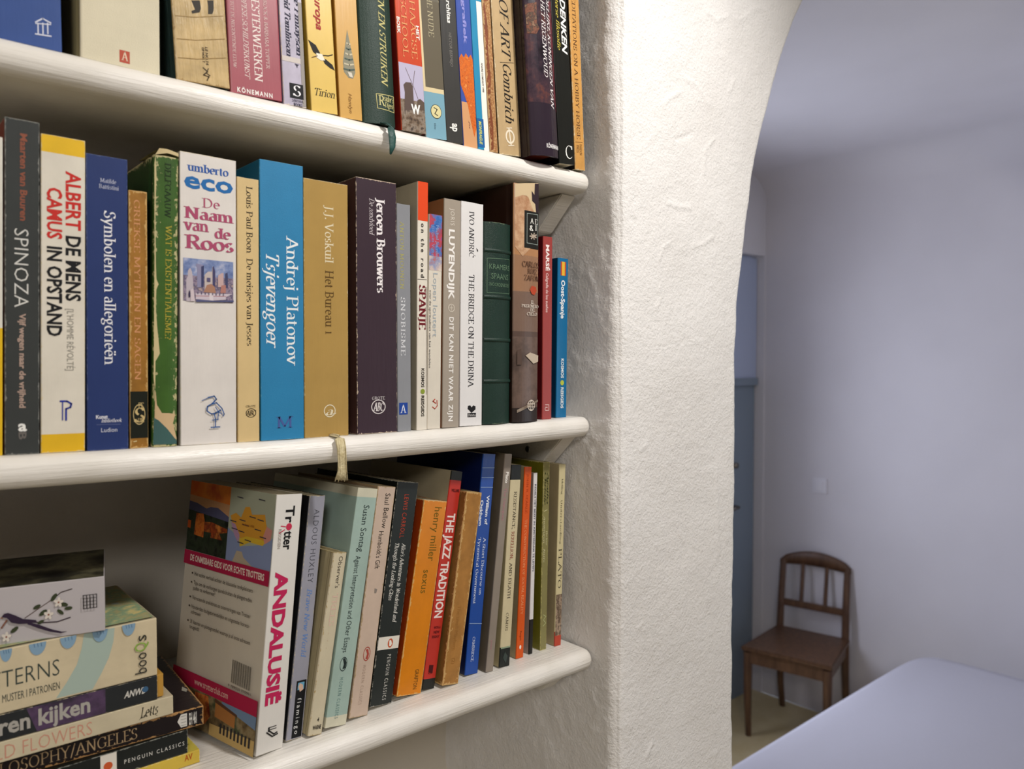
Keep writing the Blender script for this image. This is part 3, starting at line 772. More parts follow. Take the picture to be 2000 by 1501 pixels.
DBG = []; PREV = {}
def shelf_book(sh, BL, BR, TL, label, name='paperback_book', yf=None, h=None, yaw=0, d=None, zs=None, **k):
    """a standing book from the foot of its spine, its lean and its height"""
    yf = yf or {1: .547, 2: .549, 3: .565}[sh]; ya = math.radians(yaw)
    e = Vector((math.cos(ya), math.sin(ya), 0)); n = Vector((-math.sin(ya), math.cos(ya), 0))
    P = aty(BR[0], BR[1], yf); P.z = 0
    def pl(u, v):      # point of the spine plane seen there -> (along, height)
        r = ray(u, v); t = (P.dot(n))/r.dot(n); q = Vector((0, 0, CAMZ))+r*t
        return (q-P).dot(e), q.z
    sBL = pl(*BL)[0]; sTL, zT = pl(*TL); z0 = zs if zs is not None else shelf_z(sh, P.x-.01)
    lam = 0; w = -sBL
    for _ in range(8):
        zb = z0+max(0, w*math.sin(lam)); lam = math.atan2(sTL-sBL, zT-zb); w = -sBL/math.cos(lam)
    zb = z0+max(0, w*math.sin(lam))
    H_ = h or math.hypot(sTL-sBL, zT-zb)
    d = d or min(H_*.66, .21)
    # neighbours touch but never sink into one another: try small changes of lean, then slide
    O = P+e*sBL; pv = PREV.get(sh); best = None
    for dl in ([0] if not pv else [x*.2 for x in range(-9, 10)]):
        l2 = lam+math.radians(dl); rm = Matrix.Rotation(ya, 3, 'Z') @ Matrix.Rotation(l2, 3, 'Y')
        O2 = O.copy(); O2.z = z0+max(0, w*math.sin(l2))+.0002; sft = 0
        if pv:
            nl = rm @ Vector((1, 0, 0)); s1 = max((c-O2).dot(nl) for c in pv[0])
            mine = [O2+rm @ Vector((0, y, z)) for y in (0, d) for z in (0, H_)]
            s2 = max((pv[1]-c).dot(pv[2]) for c in mine); sft = max(0, min(s1, s2)+.0003)
        cost = sft+.0012*abs(dl)
        if best is None or cost < best[0]: best = (cost, l2, O2, sft, rm)
    _, lam, O, sft, rm = best
    if sft > .001: print('SHIFT', sh, label[:30], round(sft*1000, 2), round(w*1000, 1), name)
    O = O+rm @ Vector((sft, 0, 0)); w -= sft; zb = O.z
    PREV[sh] = ([O+rm @ Vector((w, y, z)) for y in (0, d) for z in (0, H_)], O+rm @ Vector((w, 0, 0)), rm @ Vector((1, 0, 0)))
    rot = (Matrix.Rotation(ya, 4, 'Z') @ Matrix.Rotation(lam, 4, 'Y')).to_euler()
    g = {1: 'books on the top shelf', 2: 'books on the middle shelf', 3: 'books standing on the lowest shelf'}[sh]
    b = Book(name, label, w, H_, d, O, rot, group=g, **k)
    def conv(v, fx=.5):
        f = (BL[1]-v)/(BL[1]-TL[1]); u = BL[0]+(TL[0]-BL[0])*f+(BR[0]-BL[0])*min(max(fx, 0), 1)
        a, z = pl(u, v); a -= w*fx*math.cos(lam); z += w*fx*math.sin(lam)
        return (z-zb)*math.cos(lam)+(a-sBL)*math.sin(lam)
    b.conv = conv
    DBG.append((sh, O.x, P.x, O.x+H_*math.sin(lam), O.x+H_*math.sin(lam)+w, math.degrees(lam), label[:24]))
    return b

# ---- top shelf, left to right
T1 = 0
b = shelf_book(1, (-40, 66), (122, 105), (-42, 0), 'broad blue book with a small white temple emblem, leftmost on the top shelf', 'hardback_book', h=.26, base='#34508f', hard=True, side='#2b4278', rough=.5, dirt=.06)
for f in (.70, .76, .82): b.Ln('#d5d8e6', [(f, 45), (f, 66)], 2.2)
b.Ln('#d5d8e6', [(.67, 43), (.76, 36), (.86, 45)], 2.6).Ln('#d5d8e6', [(.665, 66), (.86, 71)], 2.6).Ln('#d5d8e6', [(.67, 45.5), (.86, 48)], 2); b.done()
b = shelf_book(1, (157, 114), (313, 150), (156, 0), 'broad cream book with a small red square letter mark on its foot', 'hardback_book', h=.165, d=.2, base='#d8cfb4', hard=True, side='#a89a6c', dirt=.05, rough=.6, grain=.0002)  # olive side colour has the shade of the left face painted in
b.R('#b5523f', .475, .605, 97, 121, 'publisher_mark').H('A', .50, .585, 101, 118, '#eadfc4', 'r'); b.done()
b = shelf_book(1, (345, 156), (450, 180), (333, 0), 'worn tan book with two drawn shoes on its wrinkled jacket', 'hardback_book', h=.25, base='#cfb380', side='#2f4446', hard=True, wear=.0012, wearcol='#9a7c4c', dirt=.25, rough=.3, bump=.0009, pages=PAGES_OLD)
b.P('#38332c', [(.36, 0), (.52, 0), (.53, 16), (.50, 24), (.36, 26), (.35, 21), (.42, 18)]).P('#38332c', [(.66, 0), (.78, 0), (.77, 20), (.74, 27), (.66, 27), (.67, 12)])
b.V('LE NO.14', 92, 127, .56, .61, '#4a3c28', 'sb').V('OP NOIR T', 92, 122, .50, .54, '#4a3c28', 'sb')
b.Ln('#4a3c28', [(.50, 132), (.58, 140), (.50, 146), (.60, 150), (.56, 157)], 2.2).Ln('#4a3c28', [(.60, 134), (.55, 142), (.62, 148)], 1.8)
for z in (30, 75, 112): b.Ln('#a98b58', [(.05, z), (.4, z+3), (.95, z+1)], 1.1, 'crease')
b.done()
b = shelf_book(1, (450, 180), (552, 204), (441, 0), 'dusky rose hardback with white capitals next to the tan wrinkled book', 'hardback_book', h=.265, base='#a3545e', hard=True, side='#8a3d48', rough=.35, dirt=.06)
b.V('MEESTERWERKEN', -36, 159, .47, .62, '#ece0da', 'r').V('EUROPESE SCHILDERKUNST', -38, 154, .28, .375, '#e3cfca', 'ri').V('TOT DE NEGENTIENDE EEUW', 1, 132, .07, .13, '#d9bdb8', 'r').V('CREUTZENBROCK & BARBARA TOPPER', -60, 135, .70, .77, '#dcc2bd', 'r').H('K\u00d6NEMANN', .12, .80, 176, 185, '#efe6e2', 'sb+2'); b.done()
b = shelf_book(1, (554, 205), (599, 216), (544, 0), 'lilac paperback with black names and a black square letter S block', h=.23, base='#bdb6c9', side='#8d869c', wear=.0008, dirt=.2)
b.V('Clive Finlayson', -38, 109, .66, .88, '#22223a', 'rbi').V('David Tomlinson', -34, 110, .22, .46, '#22223a', 'rbi')
b.R('#cfc6c0', .02, .98, 112, 122, 'tape').R('#9b9590', .82, .98, 0, 205, 'faded_strip').R('#15151a', .28, .88, 163, 192, 'publisher_mark').H('S', .42, .76, 167, 188, '#f0eef2', 'r').H('SANTANA', .36, .86, 195, 200, '#2a2a40', 'r').H('BOOKS', .42, .80, 202, 208, '#2a2a40', 'rb')  # narrow greyer strip down the right of the lilac spine
b.P('#3a3648', [(.55, 124), (.75, 127), (.68, 128), (.66, 133), (.62, 128)], 'stain'); b.done()
b = shelf_book(1, (609, 219), (660, 230), (595, 0), 'yellow field guide with a red title word and a flying black and white bird', h=.235, base='#e2c168', side='#b3912f', dirt=.05, rough=.3)
b.V('Europa', -20, 59, .36, .62, '#a32a28', 'sbi').H('Tirion', .16, .92, 175, 189, '#2b2618', 'ri')
b.P('#1d1a18', [(.02, 77), (.30, 88), (.45, 104), (.34, 108), (.18, 101)], 'bird_picture').P('#1d1a18', [(.50, 112), (.66, 116), (.90, 127), (1.0-.02, 138), (.80, 133), (.60, 124)], 'bird_picture').P('#efe8d8', [(.30, 103), (.52, 106), (.62, 118), (.46, 118), (.30, 112)], 'bird_picture').Ln('#1d1a18', [(.55, 108), (.76, 109), (.92, 107)], 2, 'bird_picture').Ln('#6b4d2c', [(.12, 112), (.34, 109)], 1.6, 'bird_picture'); b.done()
b = shelf_book(1, (665, 228), (708, 240), (653, 0), 'orange-tan paperback with a grey pointed seashell printed on its spine', h=.23, base='#d3a65c', side='#9c6b26', dirt=.05, rough=.3)
b.P('#8d8a76', [(.50, 58), (.62, 90), (.74, 122), (.78, 142), (.66, 154), (.46, 152), (.26, 140), (.24, 120), (.36, 92)], 'shell_picture')
for i, z in enumerate((84, 94, 104, 114, 124, 134)): b.Ln('#4f5f58' if i % 2 else '#c9bfa2', [(.50-.04*(i+1), z), (.52, z+3), (.60+.028*i, z+2)], 3, 'shell_picture')
b.P('#d8d0c0', [(.42, 140), (.60, 142), (.66, 152), (.50, 150)], 'shell_picture').V('Hamlyn', 183, 221, .40, .56, '#7a4f1c', 'sti'); b.done()
b = shelf_book(1, (709, 240), (773, 252), (693, 0), 'thick dark green hardback with gold lettering and a gold framed mark', 'hardback_book', h=.26, d=.2, base='#22382f', hard=True, b=.004, side='#1c2c26', rough=.45, grain=.00025, dirt=.06)
b.V('BOMEN EN STRUIKEN', -62, 171, .54, .74, '#c9c183', 'ri').Ln('#c9c183', [(.36, 185), (.95, 190), (.94, 221), (.38, 213), (.36, 185)], 1.4).H("R", .42, .62, 189, 208, '#d6cf92', 'r').H("eader's", .56, .93, 190, 201, '#d6cf92', 'ri').H("Digest", .60, .92, 203, 213, '#d6cf92', 'ri'); b.done()
RD = b
b = shelf_book(1, (785, 254), (832, 262), (768, 0), 'orange-red paperback with a windmill photograph on the lower spine', h=.25, d=.19, base='#c9492a', side='#7c1f18', dirt=.04, rough=.28, yf=.543)
b.R('#b9b3cc', .01, .99, 125, 200, 'windmill_picture').R(('#3b3029', '#6d5a48', '#8f8172', '#4a3f38', 160), .01, .99, 196, 258, 'windmill_picture').P('#5a4a44', [(.16, 165), (.26, 160), (.48, 161), (.55, 170), (.55, 200), (.62, 215), (.14, 215), (.20, 180)], 'windmill_picture')
b.Ln('#6b5a58', [(.28, 132), (.62, 175), (.78, 200)], 1, 'windmill_picture').Ln('#6b5a58', [(.66, 138), (.50, 178)], 1, 'windmill_picture').P('#5c4c40', [(.70, 196), (.82, 193), (.98, 200), (.98, 216), (.68, 214)], 'windmill_picture')
b.V('HAAGSE', 0, 115, .58, .80, '#e2a069', 'rt').V('SCHOOL', -6, 111, .22, .44, '#e2a069', 'rt').V('BOEK', 32, 65, .0+.03, .15, '#f2e8e0', 'sb').V('HET', 50, 78, .80, .93, '#f2e8e0', 'sb').H('W', .42, .80, 204, 222, '#f3f1ee', 'sx'); b.done()
b = shelf_book(1, (832, 268), (873, 274), (815, 0), 'grey-brown paperback with cream border and sky-blue foot with a round mark', h=.22, base='#6b6350', side='#57503f', wear=.0010, dirt=.2, bands=[(0, '#6f9fb4'), (.38, '#6b6350')])
b.R('#77a3b5', .0+.02, .98, 181, 271).R('#d9c89e', .02, .98, 172, 181).R('#d9c89e', .02, .12, 0, 175).R('#625a49', .12, .98, 0, 172).V('THE NUDE', -20, 72, .42, .66, '#b5ab8b', 'rt').O(.55, 218, 14, '#2b2a20', 0, .95).O(.55, 218, 12.8, '#d9cf9a', 0, .95).Ln('#2b2a20', [(.45, 210), (.60, 214), (.48, 222), (.62, 226)], 1.8).V('Vista', 240, 252, .42, .50, '#4e6a78', 'ri'); b.done()
b = shelf_book(1, (871, 273), (905, 285), (852, 0), 'black-grey paperback with thin grey capitals and a small white logo', h=.24, base='#3b3a38', side='#221e1c', dirt=.06, rough=.35)
b.V('marchitas', -20, 44, .42, .66, '#eceae4', 'sb').V('HECTOR BERMEJO', 63, 129, .46, .62, '#8f8b84', 'st').V('ap', 241, 257, .36, .80, '#efece6', 'sb'); b.done()
b = shelf_book(1, (905, 283), (933, 290), (886, 0), 'blue paperback turning into orange autumn colours towards its foot', h=.22, base='#3f56a6', side='#2e2a3c', dirt=.03, rough=.3)
b.R('#cf9a6c', .02, .98, 200, 288).P(('#b4501c', '#d86f24', '#c05a20', '#e08a40', 240), [(.02, 112), (.2, 104), (.35, 112), (.5, 103), (.7, 112), (.85, 106), (.98, 116), (.98, 250), (.80, 268), (.62, 240), (.45, 205), (.2, 180), (.02, 165)], 'autumn_picture').V('ze grafiek', -40, 86, .42, .66, '#8f8fd0', 'sb').V('ju', 235, 252, .45, .55, '#7a4a4a', 'ri'); b.done()
b = shelf_book(1, (933, 290), (956, 297), (913, 0), 'slim booklet spine half cyan-blue and half white', h=.21, base='#2f8cb5', side='#1d5f80', dirt=.03, rough=.3)
b.R('#efeae0', .52, .98, 0, 296).R('#1f5f9a', .02, .60, 232, 288).V('ANDRE COMPANY 1998', 122, 180, .66, .80, '#4a4038', 'sb').V('MONFRAGUE', 236, 282, .16, .40, '#c9cf6a', 'sbi'); b.done()
b = shelf_book(1, (956, 297), (973, 300), (935, 0), 'slim old red-brown book with a torn beige spine edge', h=.21, base='#8b4a2b', side='#6d3820', wear=.004, wearcol='#bb9868', dirt=.35, pages=PAGES_OLD)
b.P(('#c4a271', '#a87a4c', '#8b5433', 500), [(.30, 0), (.95, 0), (.9, 60), (.98, 120), (.85, 180), (.95, 240), (.9, 296), (.45, 296), (.55, 240), (.38, 200), (.6, 150), (.42, 100), (.55, 50)], 'torn_paper'); b.done()
b = shelf_book(1, (976, 302), (1018, 308), (959, 0), 'beige book with large italic letters and a pale ringed emblem at the foot', h=.235, base='#c0a479', side='#1f1b17', wear=.0010, dirt=.12)
b.V('STORY OF ART', -118, 118, .36, .74, '#201a14', 'ri').Ln('#201a14', [(.25, 121.5), (.88, 123)], 1).V('Gombrich', 126, 241, .36, .74, '#201a14', 'ri').O(.52, 267, 14, '#e9ddc6', .72, .85).Ln('#e9ddc6', [(.48, 250), (.55, 284)], 3).Ln('#e9ddc6', [(.38, 250), (.62, 250)], 1.6).Ln('#e9ddc6', [(.42, 284), (.68, 284)], 1.6); b.done()
b = shelf_book(1, (1018, 308), (1091, 316), (998, 0), 'thick hardback in a glossy dark purple photographic jacket with white italics', 'hardback_book', yf=.5335, h=.27, d=.21, base='#2f2530', hard=True, b=.005, side='#241a1e', rough=.22, dirt=.05, mottled=(45, ['#1c161c', '#2f2530', '#46323a', '#6a4038'], .18, 1.0), pages=page_material('#a8432c'))
b.P(('#5a2f22', '#7d4a33', '#3a2a20', '#8d6a50', 200), [(.03, 0), (.35, 0), (.33, 40), (.40, 52), (.30, 62), (.05, 58)], 'foliage_picture').P(('#3a2022', '#6d3038', '#2a1c22', 220), [(.80, 0), (.97, 0), (.97, 220), (.86, 190), (.90, 120), (.78, 60)], 'foliage_picture')
b.V('GODDELIJKE KONINGEN VAN', -52, 212, .70, .83, '#e3dcdc', 'ri').V('HET REGENWOUD', -3, 149, .48, .62, '#e3dcdc', 'ri').H('K\u00d6NEMANN', .44, .97, 281, 289, '#f0ecec', 'sb+1'); b.done()
b = shelf_book(1, (1093, 319), (1123, 327), (1076, 0), 'black paperback with bold white title, yellow script and a white letter C', yf=.5345, h=.26, d=.18, base='#1c1d1a', side='#0e0f0d', dirt=.06, rough=.28)
b.V('HET DENKEN', -60, 106, .56, .88, '#f2f0ea', 'sbi').V('westerse filosofie', -30, 98, .26, .46, '#c9b94a', 'ri').H('C', .42, .86, 284, 310, '#eeeee8', 'rt'); b.done()
b = shelf_book(1, (1124, 331), (1143, 339), (1111, 0), 'slim orange-tan paperback at the right end of the top shelf against the wall', yf=.541, h=.23, base='#d09a52', side='#1a1614', wear=.0008, dirt=.15)
b.V('GOMBRICH \u00b7 MEDITATIONS ON A HOBBY HORSE', -130, 272, .28, .62, '#5b3b20', 'r').Ln('#5b3b20', [(.1, 277), (.8, 278)], 1).V('PHAIDON', 281, 303, .50, .72, '#6b4a2a', 'r').V('PRESS', 283, 298, .20, .42, '#6b4a2a', 'r'); b.done()

# ---- middle shelf, left to right
b = shelf_book(2, (-60, 893), (5, 885), (-60, 268), 'book with a white and yellow spine cut by the left edge of the photo', h=.19, base='#e2ded2', bands=[(0, '#e8bd1e'), (.40, '#e2ded2')]); b.done()
b = shelf_book(2, (9, 885), (77, 880), (9, 228), 'charcoal paperback with pale spaced capitals and orange-brown small print', base='#3a3d3c', side='#7d3226', wear=.0009, wearcol='#8a8a84', dirt=.06, rough=.4)
b.V('Maarten van Buuren', 261, 431, .44, .64, '#8c5340', 'sb').V('SPINOZA', 447, 600, .27, .67, '#d9d8d2', 'st').V('Vijf wegen naar de vrijheid', 612, 796, .42, .60, '#b39a8c', 'sb').H('a', .38, .63, 820, 841, '#ecebe6', 'sb').V('B', 843, 858, .40, .62, '#6a6561', 'sb'); b.done()
b = shelf_book(2, (80, 881), (166, 877), (75, 260), 'white paperback with yellow ends and bold red and black capitals', base='#dfd8c9', side='#cfc4a8', bands=[(0, '#e3b525'), (.056, '#dfd8c9'), (.944, '#e8bb28')], wear=.0007, dirt=.07)
b.V('ALBERT', 335, 449, .56, .90, '#c4302a', 'sb').V('DE MENS', 461, 588, .56, .90, '#1b1b1d', 'sb').V('CAMUS', 366, 466, .14, .47, '#c4302a', 'sb').V('IN OPSTAND', 481, 656, .14, .47, '#1b1b1d', 'sb').V("[L'HOMME R\u00c9VOLT\u00c9]", 603, 723, .58, .73, '#9a968c', 's')
b.Ln('#2b3a96', [(.43, 783), (.58, 783), (.68, 788), (.66, 795), (.56, 798), (.56, 820)], 3.4).Ln('#2b3a96', [(.48, 784), (.48, 820)], 2); b.done()
b = shelf_book(2, (170, 878), (251, 873), (165, 299), 'navy blue paperback with one long white serif title', base='#27386b', side='#1d2a52', dirt=.05, wear=.0006, wearcol='#5a6690')
b.H('Matilde', .33, .72, 349, 357, '#b9bdd0', 'r').H('Battistini', .30, .78, 361, 369, '#b9bdd0', 'r').V('Symbolen en allegorie\u00ebn', 412, 712, .42, .70, '#e6e6ea', 'r').H('Kunst', .21, .49, 810, 817, '#dfe0e8', 'sb').H('bibliotheek', .34, .84, 817, 824, '#dfe0e8', 'ri').Ln('#6a76a0', [(.22, 829), (.80, 828)], .8, 'rule').H('Ludion', .33, .72, 835, 843, '#ccd0de', 's'); b.done()
b = shelf_book(2, (254, 871), (290, 869), (251, 371), 'short ochre book with faded letters and a black block at its foot', base='#a9762f', side='#6d4a1c', wear=.0018, wearcol='#c9a468', dirt=.3, pages=PAGES_OLD)
b.V('GRIEKSE MYTHEN EN SAGEN', 390, 742, .28, .60, '#c98f62', 'r').R('#191c14', .03, .97, 764, 855).O(.50, 809, 20, '#c9b27c', .90, .55).H('S', .22, .80, 796, 824, '#c9b27c', 'r').H('PE', .45, .75, 786, 796, '#c9b27c', 'r').H('UM', .42, .78, 816, 824, '#c9b27c', 'r').Ln('#d5c28e', [(.2, 862), (.35, 861)], 2, 'stain'); b.done()
b = shelf_book(2, (297, 870), (346, 866), (300, 302), 'tattered green book with torn edges showing beige paper', 'hardback_book', base='#3f6325', side='#2e4a22', hard=True, b=.0015, wear=.003, wearcol='#c6b98a', dirt=.2, pages=PAGES_OLD)
b.V('DELFGAAUW', 319, 426, .42, .66, '#20301a', 'r').V('WAT IS EXISTENTIALISME?', 440, 663, .46, .70, '#a89c3a', 'r')
b.P('#cdbd8e', [(.06, 300), (.10, 340), (.07, 420), (.10, 520), (.12, 545), (.20, 555), (.12, 565), (.10, 600), (.16, 640), (.26, 690), (.16, 700), (.10, 705), (.10, 760), (.04, 740), (.05, 500), (.03, 320)], 'torn_paper')
b.P('#3f5f5c', [(.03, 868), (.06, 815), (.25, 818), (.55, 832), (.97, 860), (.97, 866)], 'exposed_cloth').P('#c9ad85', [(.10, 760), (.16, 790), (.35, 806), (.60, 806), (.90, 808), (.80, 826), (.97, 856), (.90, 856), (.55, 836), (.22, 820), (.08, 816)], 'torn_paper').P('#c9b68a', [(.05, 302), (.5, 300), (.98, 306), (.98, 300), (.5, 292), (.2, 290)], 'torn_paper')
b.done()
bmx = bmesh.new()     # scrap of torn cloth sticking up from the head of the green book
pp = [(-.004, .02, -.001), (.002, .004, .004), (.006, -.0005, .0055), (.012, -.001, .003), (b.w, 0, .001), (b.w, .03, .0), (.004, .03, .002)]
vv = [bmx.verts.new((x, y, b.h+z)) for x, y, z in pp]; cc = bmx.verts.new((.008, .012, b.h+.0025))
for i in range(len(vv)): bmx.faces.new((vv[i], vv[(i+1) % len(vv)], cc))
o = bm_obj('torn_cloth', bmx, plain('frayed_paper', '#b0a274', .9, .001, 200, c2='#7d7a48'), b.root); o['label'] = 'frayed beige cloth at the head of the spine'
b = shelf_book(2, (353, 869), (462, 862), (347, 295), 'thick white paperback with blue and rose lettering over a castle picture', base='#dfd9d3', side='#bdb3a6', dirt=.05, wear=.0004)
b.H('umberto', .12, .86, 322, 338, '#2f58a0', 'rb').H('eco', .07, .94, 338, 371, '#2468a8', 'sb').H('De', .38, .70, 388, 406, '#a84a6a', 'r').H('Naam', .06, .95, 408, 430, '#a84a6a', 'rb').H('van', .05, .50, 428, 450, '#a84a6a', 'rb').H('de', .60, .90, 446, 466, '#a84a6a', 'rb').H('Roos', .07, .95, 462, 488, '#a84a6a', 'rb')
cp = 'castle_picture'
b.R(('#5a6c9c', '#7f8fb8', '#b4b6cc', 130), .05, .94, 507, 545, cp).R(('#6d5f7a', '#9a8a9a', '#54506e', '#b09a94', 260), .05, .94, 540, 589, cp)
b.P('#b9aeb6', [(.10, 588), (.10, 545), (.13, 538), (.13, 528), (.17, 522), (.20, 530), (.22, 548), (.22, 588)], cp).P('#8a88a6', [(.29, 560), (.29, 522), (.27, 520), (.27, 514), (.40, 517), (.40, 522), (.38, 524), (.38, 560)], cp).P('#3d4166', [(.36, 560), (.36, 520), (.41, 518), (.40, 560)], cp)
b.P('#c0b4b2', [(.42, 568), (.42, 536), (.48, 530), (.55, 530), (.56, 520), (.60, 530), (.60, 568)], cp).P('#474468', [(.56, 562), (.56, 522), (.585, 519), (.61, 530), (.61, 562)], cp).P('#c3a6a4', [(.66, 560), (.66, 538), (.72, 533), (.76, 533), (.76, 560)], cp).P('#454868', [(.79, 562), (.79, 534), (.83, 532), (.84, 540), (.84, 562)], cp).P('#a87c66', [(.40, 570), (.46, 556), (.54, 554), (.60, 560), (.62, 572)], cp).P('#b07a70', [(.70, 572), (.72, 557), (.80, 556), (.80, 572)], cp)
b.P('#c8bcc6', [(.26, 578), (.26, 572), (.92, 574), (.80, 580), (.80, 585), (.60, 586), (.56, 587), (.50, 586), (.26, 584)], cp).Ln('#a05050', [(.26, 577.5), (.80, 578.5)], .9, cp).P('#cdbfc4', [(.17, 588), (.17, 566), (.22, 562), (.25, 588)], cp).P('#d8cdd2', [(.50, 588), (.50, 572), (.57, 572), (.57, 588)], cp).P('#352f4c', [(.135, 574), (.15, 566), (.17, 572), (.17, 580), (.14, 580)], cp).R('#5a5478', .46, .52, 542, 550, cp)
for i in range(8): b.R('#57506c', .29+.065*i, .305+.065*i, 571, 575.5, cp)
b.P('#55587c', [(.26, 589), (.28, 584), (.60, 587), (.94, 586), (.94, 589.5)], cp)
bl = '#2d5794'
b.Ln(bl, [(.47, 776), (.58, 773), (.62, 779), (.54, 788), (.46, 793), (.45, 802), (.53, 808), (.60, 806), (.70, 800)], 2.4).Ln(bl, [(.36, 782), (.46, 777)], 1.4).Ln(bl, [(.53, 789), (.62, 786), (.72, 797), (.76, 808), (.74, 812)], 2.2).Ln(bl, [(.58, 806), (.60, 818), (.60, 833)], 2).Ln(bl, [(.66, 803), (.64, 820)], 1.6).Ln(bl, [(.52, 834), (.68, 833)], 2.4).Ln(bl, [(.54, 820), (.66, 818)], 1.6).Ln(bl, [(.60, 794), (.66, 804), (.72, 808)], 1.6); b.done()
b = shelf_book(2, (465, 862), (507, 860), (463, 345), 'slim cream paperback with small black serif type, beside the white castle book', base='#d8bd88', side='#b39254', dirt=.05, wear=.0005)
b.V('Louis Paul Boon  De meisjes van Jesses', 364, 675, .42, .70, '#2c2418', 'r').O(.60, 806, 9, '#2c2418', .86, 1.15).H('ABC', .36, .84, 801, 811, '#2c2418', 'rbi').H('GROTE', .36, .82, 791, 795, '#2c2418', 'r'); b.done()
b = shelf_book(2, (510, 860), (594, 855), (505, 310), 'bright blue hardback with two lines of white lettering', 'hardback_book', base='#2a80b0', side='#145a78', dirt=.04, rough=.5, grain=.0001, wear=.0004, wearcol='#6aa8c0')
b.V('Andrej Platonov', 461, 714, .60, .87, '#e9eef0', 'r').V('Tsjevengoer', 496, 680, .13, .42, '#e9eef0', 'ri').H('M', .34, .74, 813, 835, '#4a5f9c', 'r'); b.done()
b = shelf_book(2, (595, 855), (681, 852), (589, 347), 'thick ochre-gold book with pale and brown letters and a cord marker', base='#b08f4f', side='#8a6c34', dirt=.05, rough=.35, wear=.0005)
b.V('J.J. Voskuil', 401, 513, .47, .66, '#e0d4b4', 'r').V('Het Bureau 1', 528, 652, .47, .66, '#5e4520', 'r').O(.56, 802, 12.5, '#e6dcc0', .86, 1).H('a', .47, .64, 795, 810, '#e6dcc0', 'ri').Ln('#e6dcc0', [(.62, 806), (.66, 809), (.70, 806)], 1.4); b.done()
BUR = b
b = shelf_book(2, (698, 848), (776, 840), (695, 345), 'thick aubergine paperback with bold white author lettering near its head', base='#3a2a34', side='#4a3230', wear=.0008, wearcol='#d5c2ab', dirt=.04, rough=.4)
b.V('Jeroen Brouwers', 387, 572, .50, .70, '#efe9ea', 'rb').V('De zondvloed', 387, 459, .32, .44, '#d6cdd0', 'rti').O(.52, 794, 14, '#ddd6d6', .88, 1.15).H('ABC', .38, .67, 786, 802, '#ddd6d6', 'rbi').H('GROTE', .36, .68, 774, 780, '#ddd6d6', 'r+1'); b.done()
b = shelf_book(2, (777, 841), (803, 837), (775, 397), 'slim silver-grey paperback with a blue square letter mark', base='#8d8f94', side='#6a6c70', dirt=.04, rough=.3)
b.V('ANTON MOONEN', 432, 564, .22, .50, '#a9a464', 'r+1').V('SNOBISME', 580, 694, .26, .58, '#d9dade', 'r+1').R('#24479a', .10, .74, 786, 809, 'publisher_mark').H('A', .20, .62, 790, 806, '#eef0f6', 'r'); b.done()
b = shelf_book(2, (814, 838), (834, 836), (816, 354), 'tall slim white guidebook with an orange block at its head', 'guidebook', base='#e4ddcf', side='#b3aa94', dirt=.05, rough=.3)
b.R('#e0491c', .02, .98, 355, 431).V('on the road', 436, 542, .34, .66, '#28221e', 'sb+3').Ln('#4a4038', [(.0+.03, 545), (.9, 546)], 1, 'rule').V('SPANJE', 556, 644, .18, .80, '#6e1c24', 'rb').V('KOSMOS', 719, 756, .42, .70, '#3a342c', 'sb').O(.55, 764, 5, '#8a9a3a', 0, 1).V('REISGIDS', 772, 813, .42, .70, '#3a342c', 'sb').Ln('#5a5046', [(.90, 560), (.90, 770)], .7, 'rule'); b.done()
b = shelf_book(2, (834, 836), (860, 834), (838, 418), 'slim pale paperback with a blue and red picture at its head', base='#ddd5c6', side='#c9bfae', dirt=.05)
b.R(('#2f5fa6', '#4a78bc', '#a04a5c', '#c2465a', '#3a63a8', 75), .02, .98, 419, 500).R(('#b0706c', '#9098b8', '#cdb8ae', '#d8ccc0', 90), .02, .98, 500, 528).V('Michel Jourdan', 440, 505, .52, .72, '#8fa6cc', 's').V('Jacques Vigne', 440, 500, .20, .40, '#7d96c4', 's').V('Lopen loutert', 533, 658, .34, .68, '#a4aeb4', 's').V('over de spiritualiteit van het wandelen', 566, 718, .06, .20, '#4a4a4a', 's').Ln('#b8402c', [(.55, 779), (.40, 783), (.62, 787)], 2).Ln('#b8402c', [(.70, 781), (.74, 792), (.55, 798), (.36, 794)], 1.6); b.done()
b = shelf_book(2, (864, 833), (896, 831), (868, 387), 'grey-beige paperback with bold white capitals, orange-brown cover edge', base='#a3988a', side='#8c5a3a', dirt=.03, rough=.35)
b.V('JORIS', 407, 440, .38, .62, '#d8d0c4', 's+1').V('LUYENDIJK', 448, 585, .30, .64, '#f2eeea', 'sb').O(.48, 601, 8, '#cfc6b8', .8, 1).Ln('#cfc6b8', [(.48, 596), (.48, 606)], 1.4).Ln('#cfc6b8', [(.38, 601), (.58, 601)], 1.4).V('DIT KAN NIET WAAR ZIJN', 619, 822, .36, .62, '#efebe6', 'sb+1'); b.done()
b = shelf_book(2, (898, 830), (941, 827), (901, 392), 'bright white paperback with thin black capitals and a small heart-shaped mark', base='#e2e0df', side='#c9c6c4', dirt=.02, wear=.0003, wearcol='#8a8682')
b.V('IVO ANDRI\u0106', 413, 502, .36, .58, '#2b2a2e', 'r').V('THE BRIDGE ON THE DRINA', 536, 756, .36, .60, '#2b2a2e', 'r').P('#1e1e20', [(.52, 806), (.34, 798), (.36, 792), (.46, 791), (.52, 795), (.60, 791), (.70, 793), (.70, 799)], 'publisher_mark').R('#1e1e20', .34, .72, 806, 814, 'publisher_mark').H('Dereta', .36, .70, 807.5, 812.5, '#d8d6d4', 'r').P('#1e1e20', [(.68, 484), (.76, 488), (.76, 492), (.72, 490)], 'stain'); b.done()
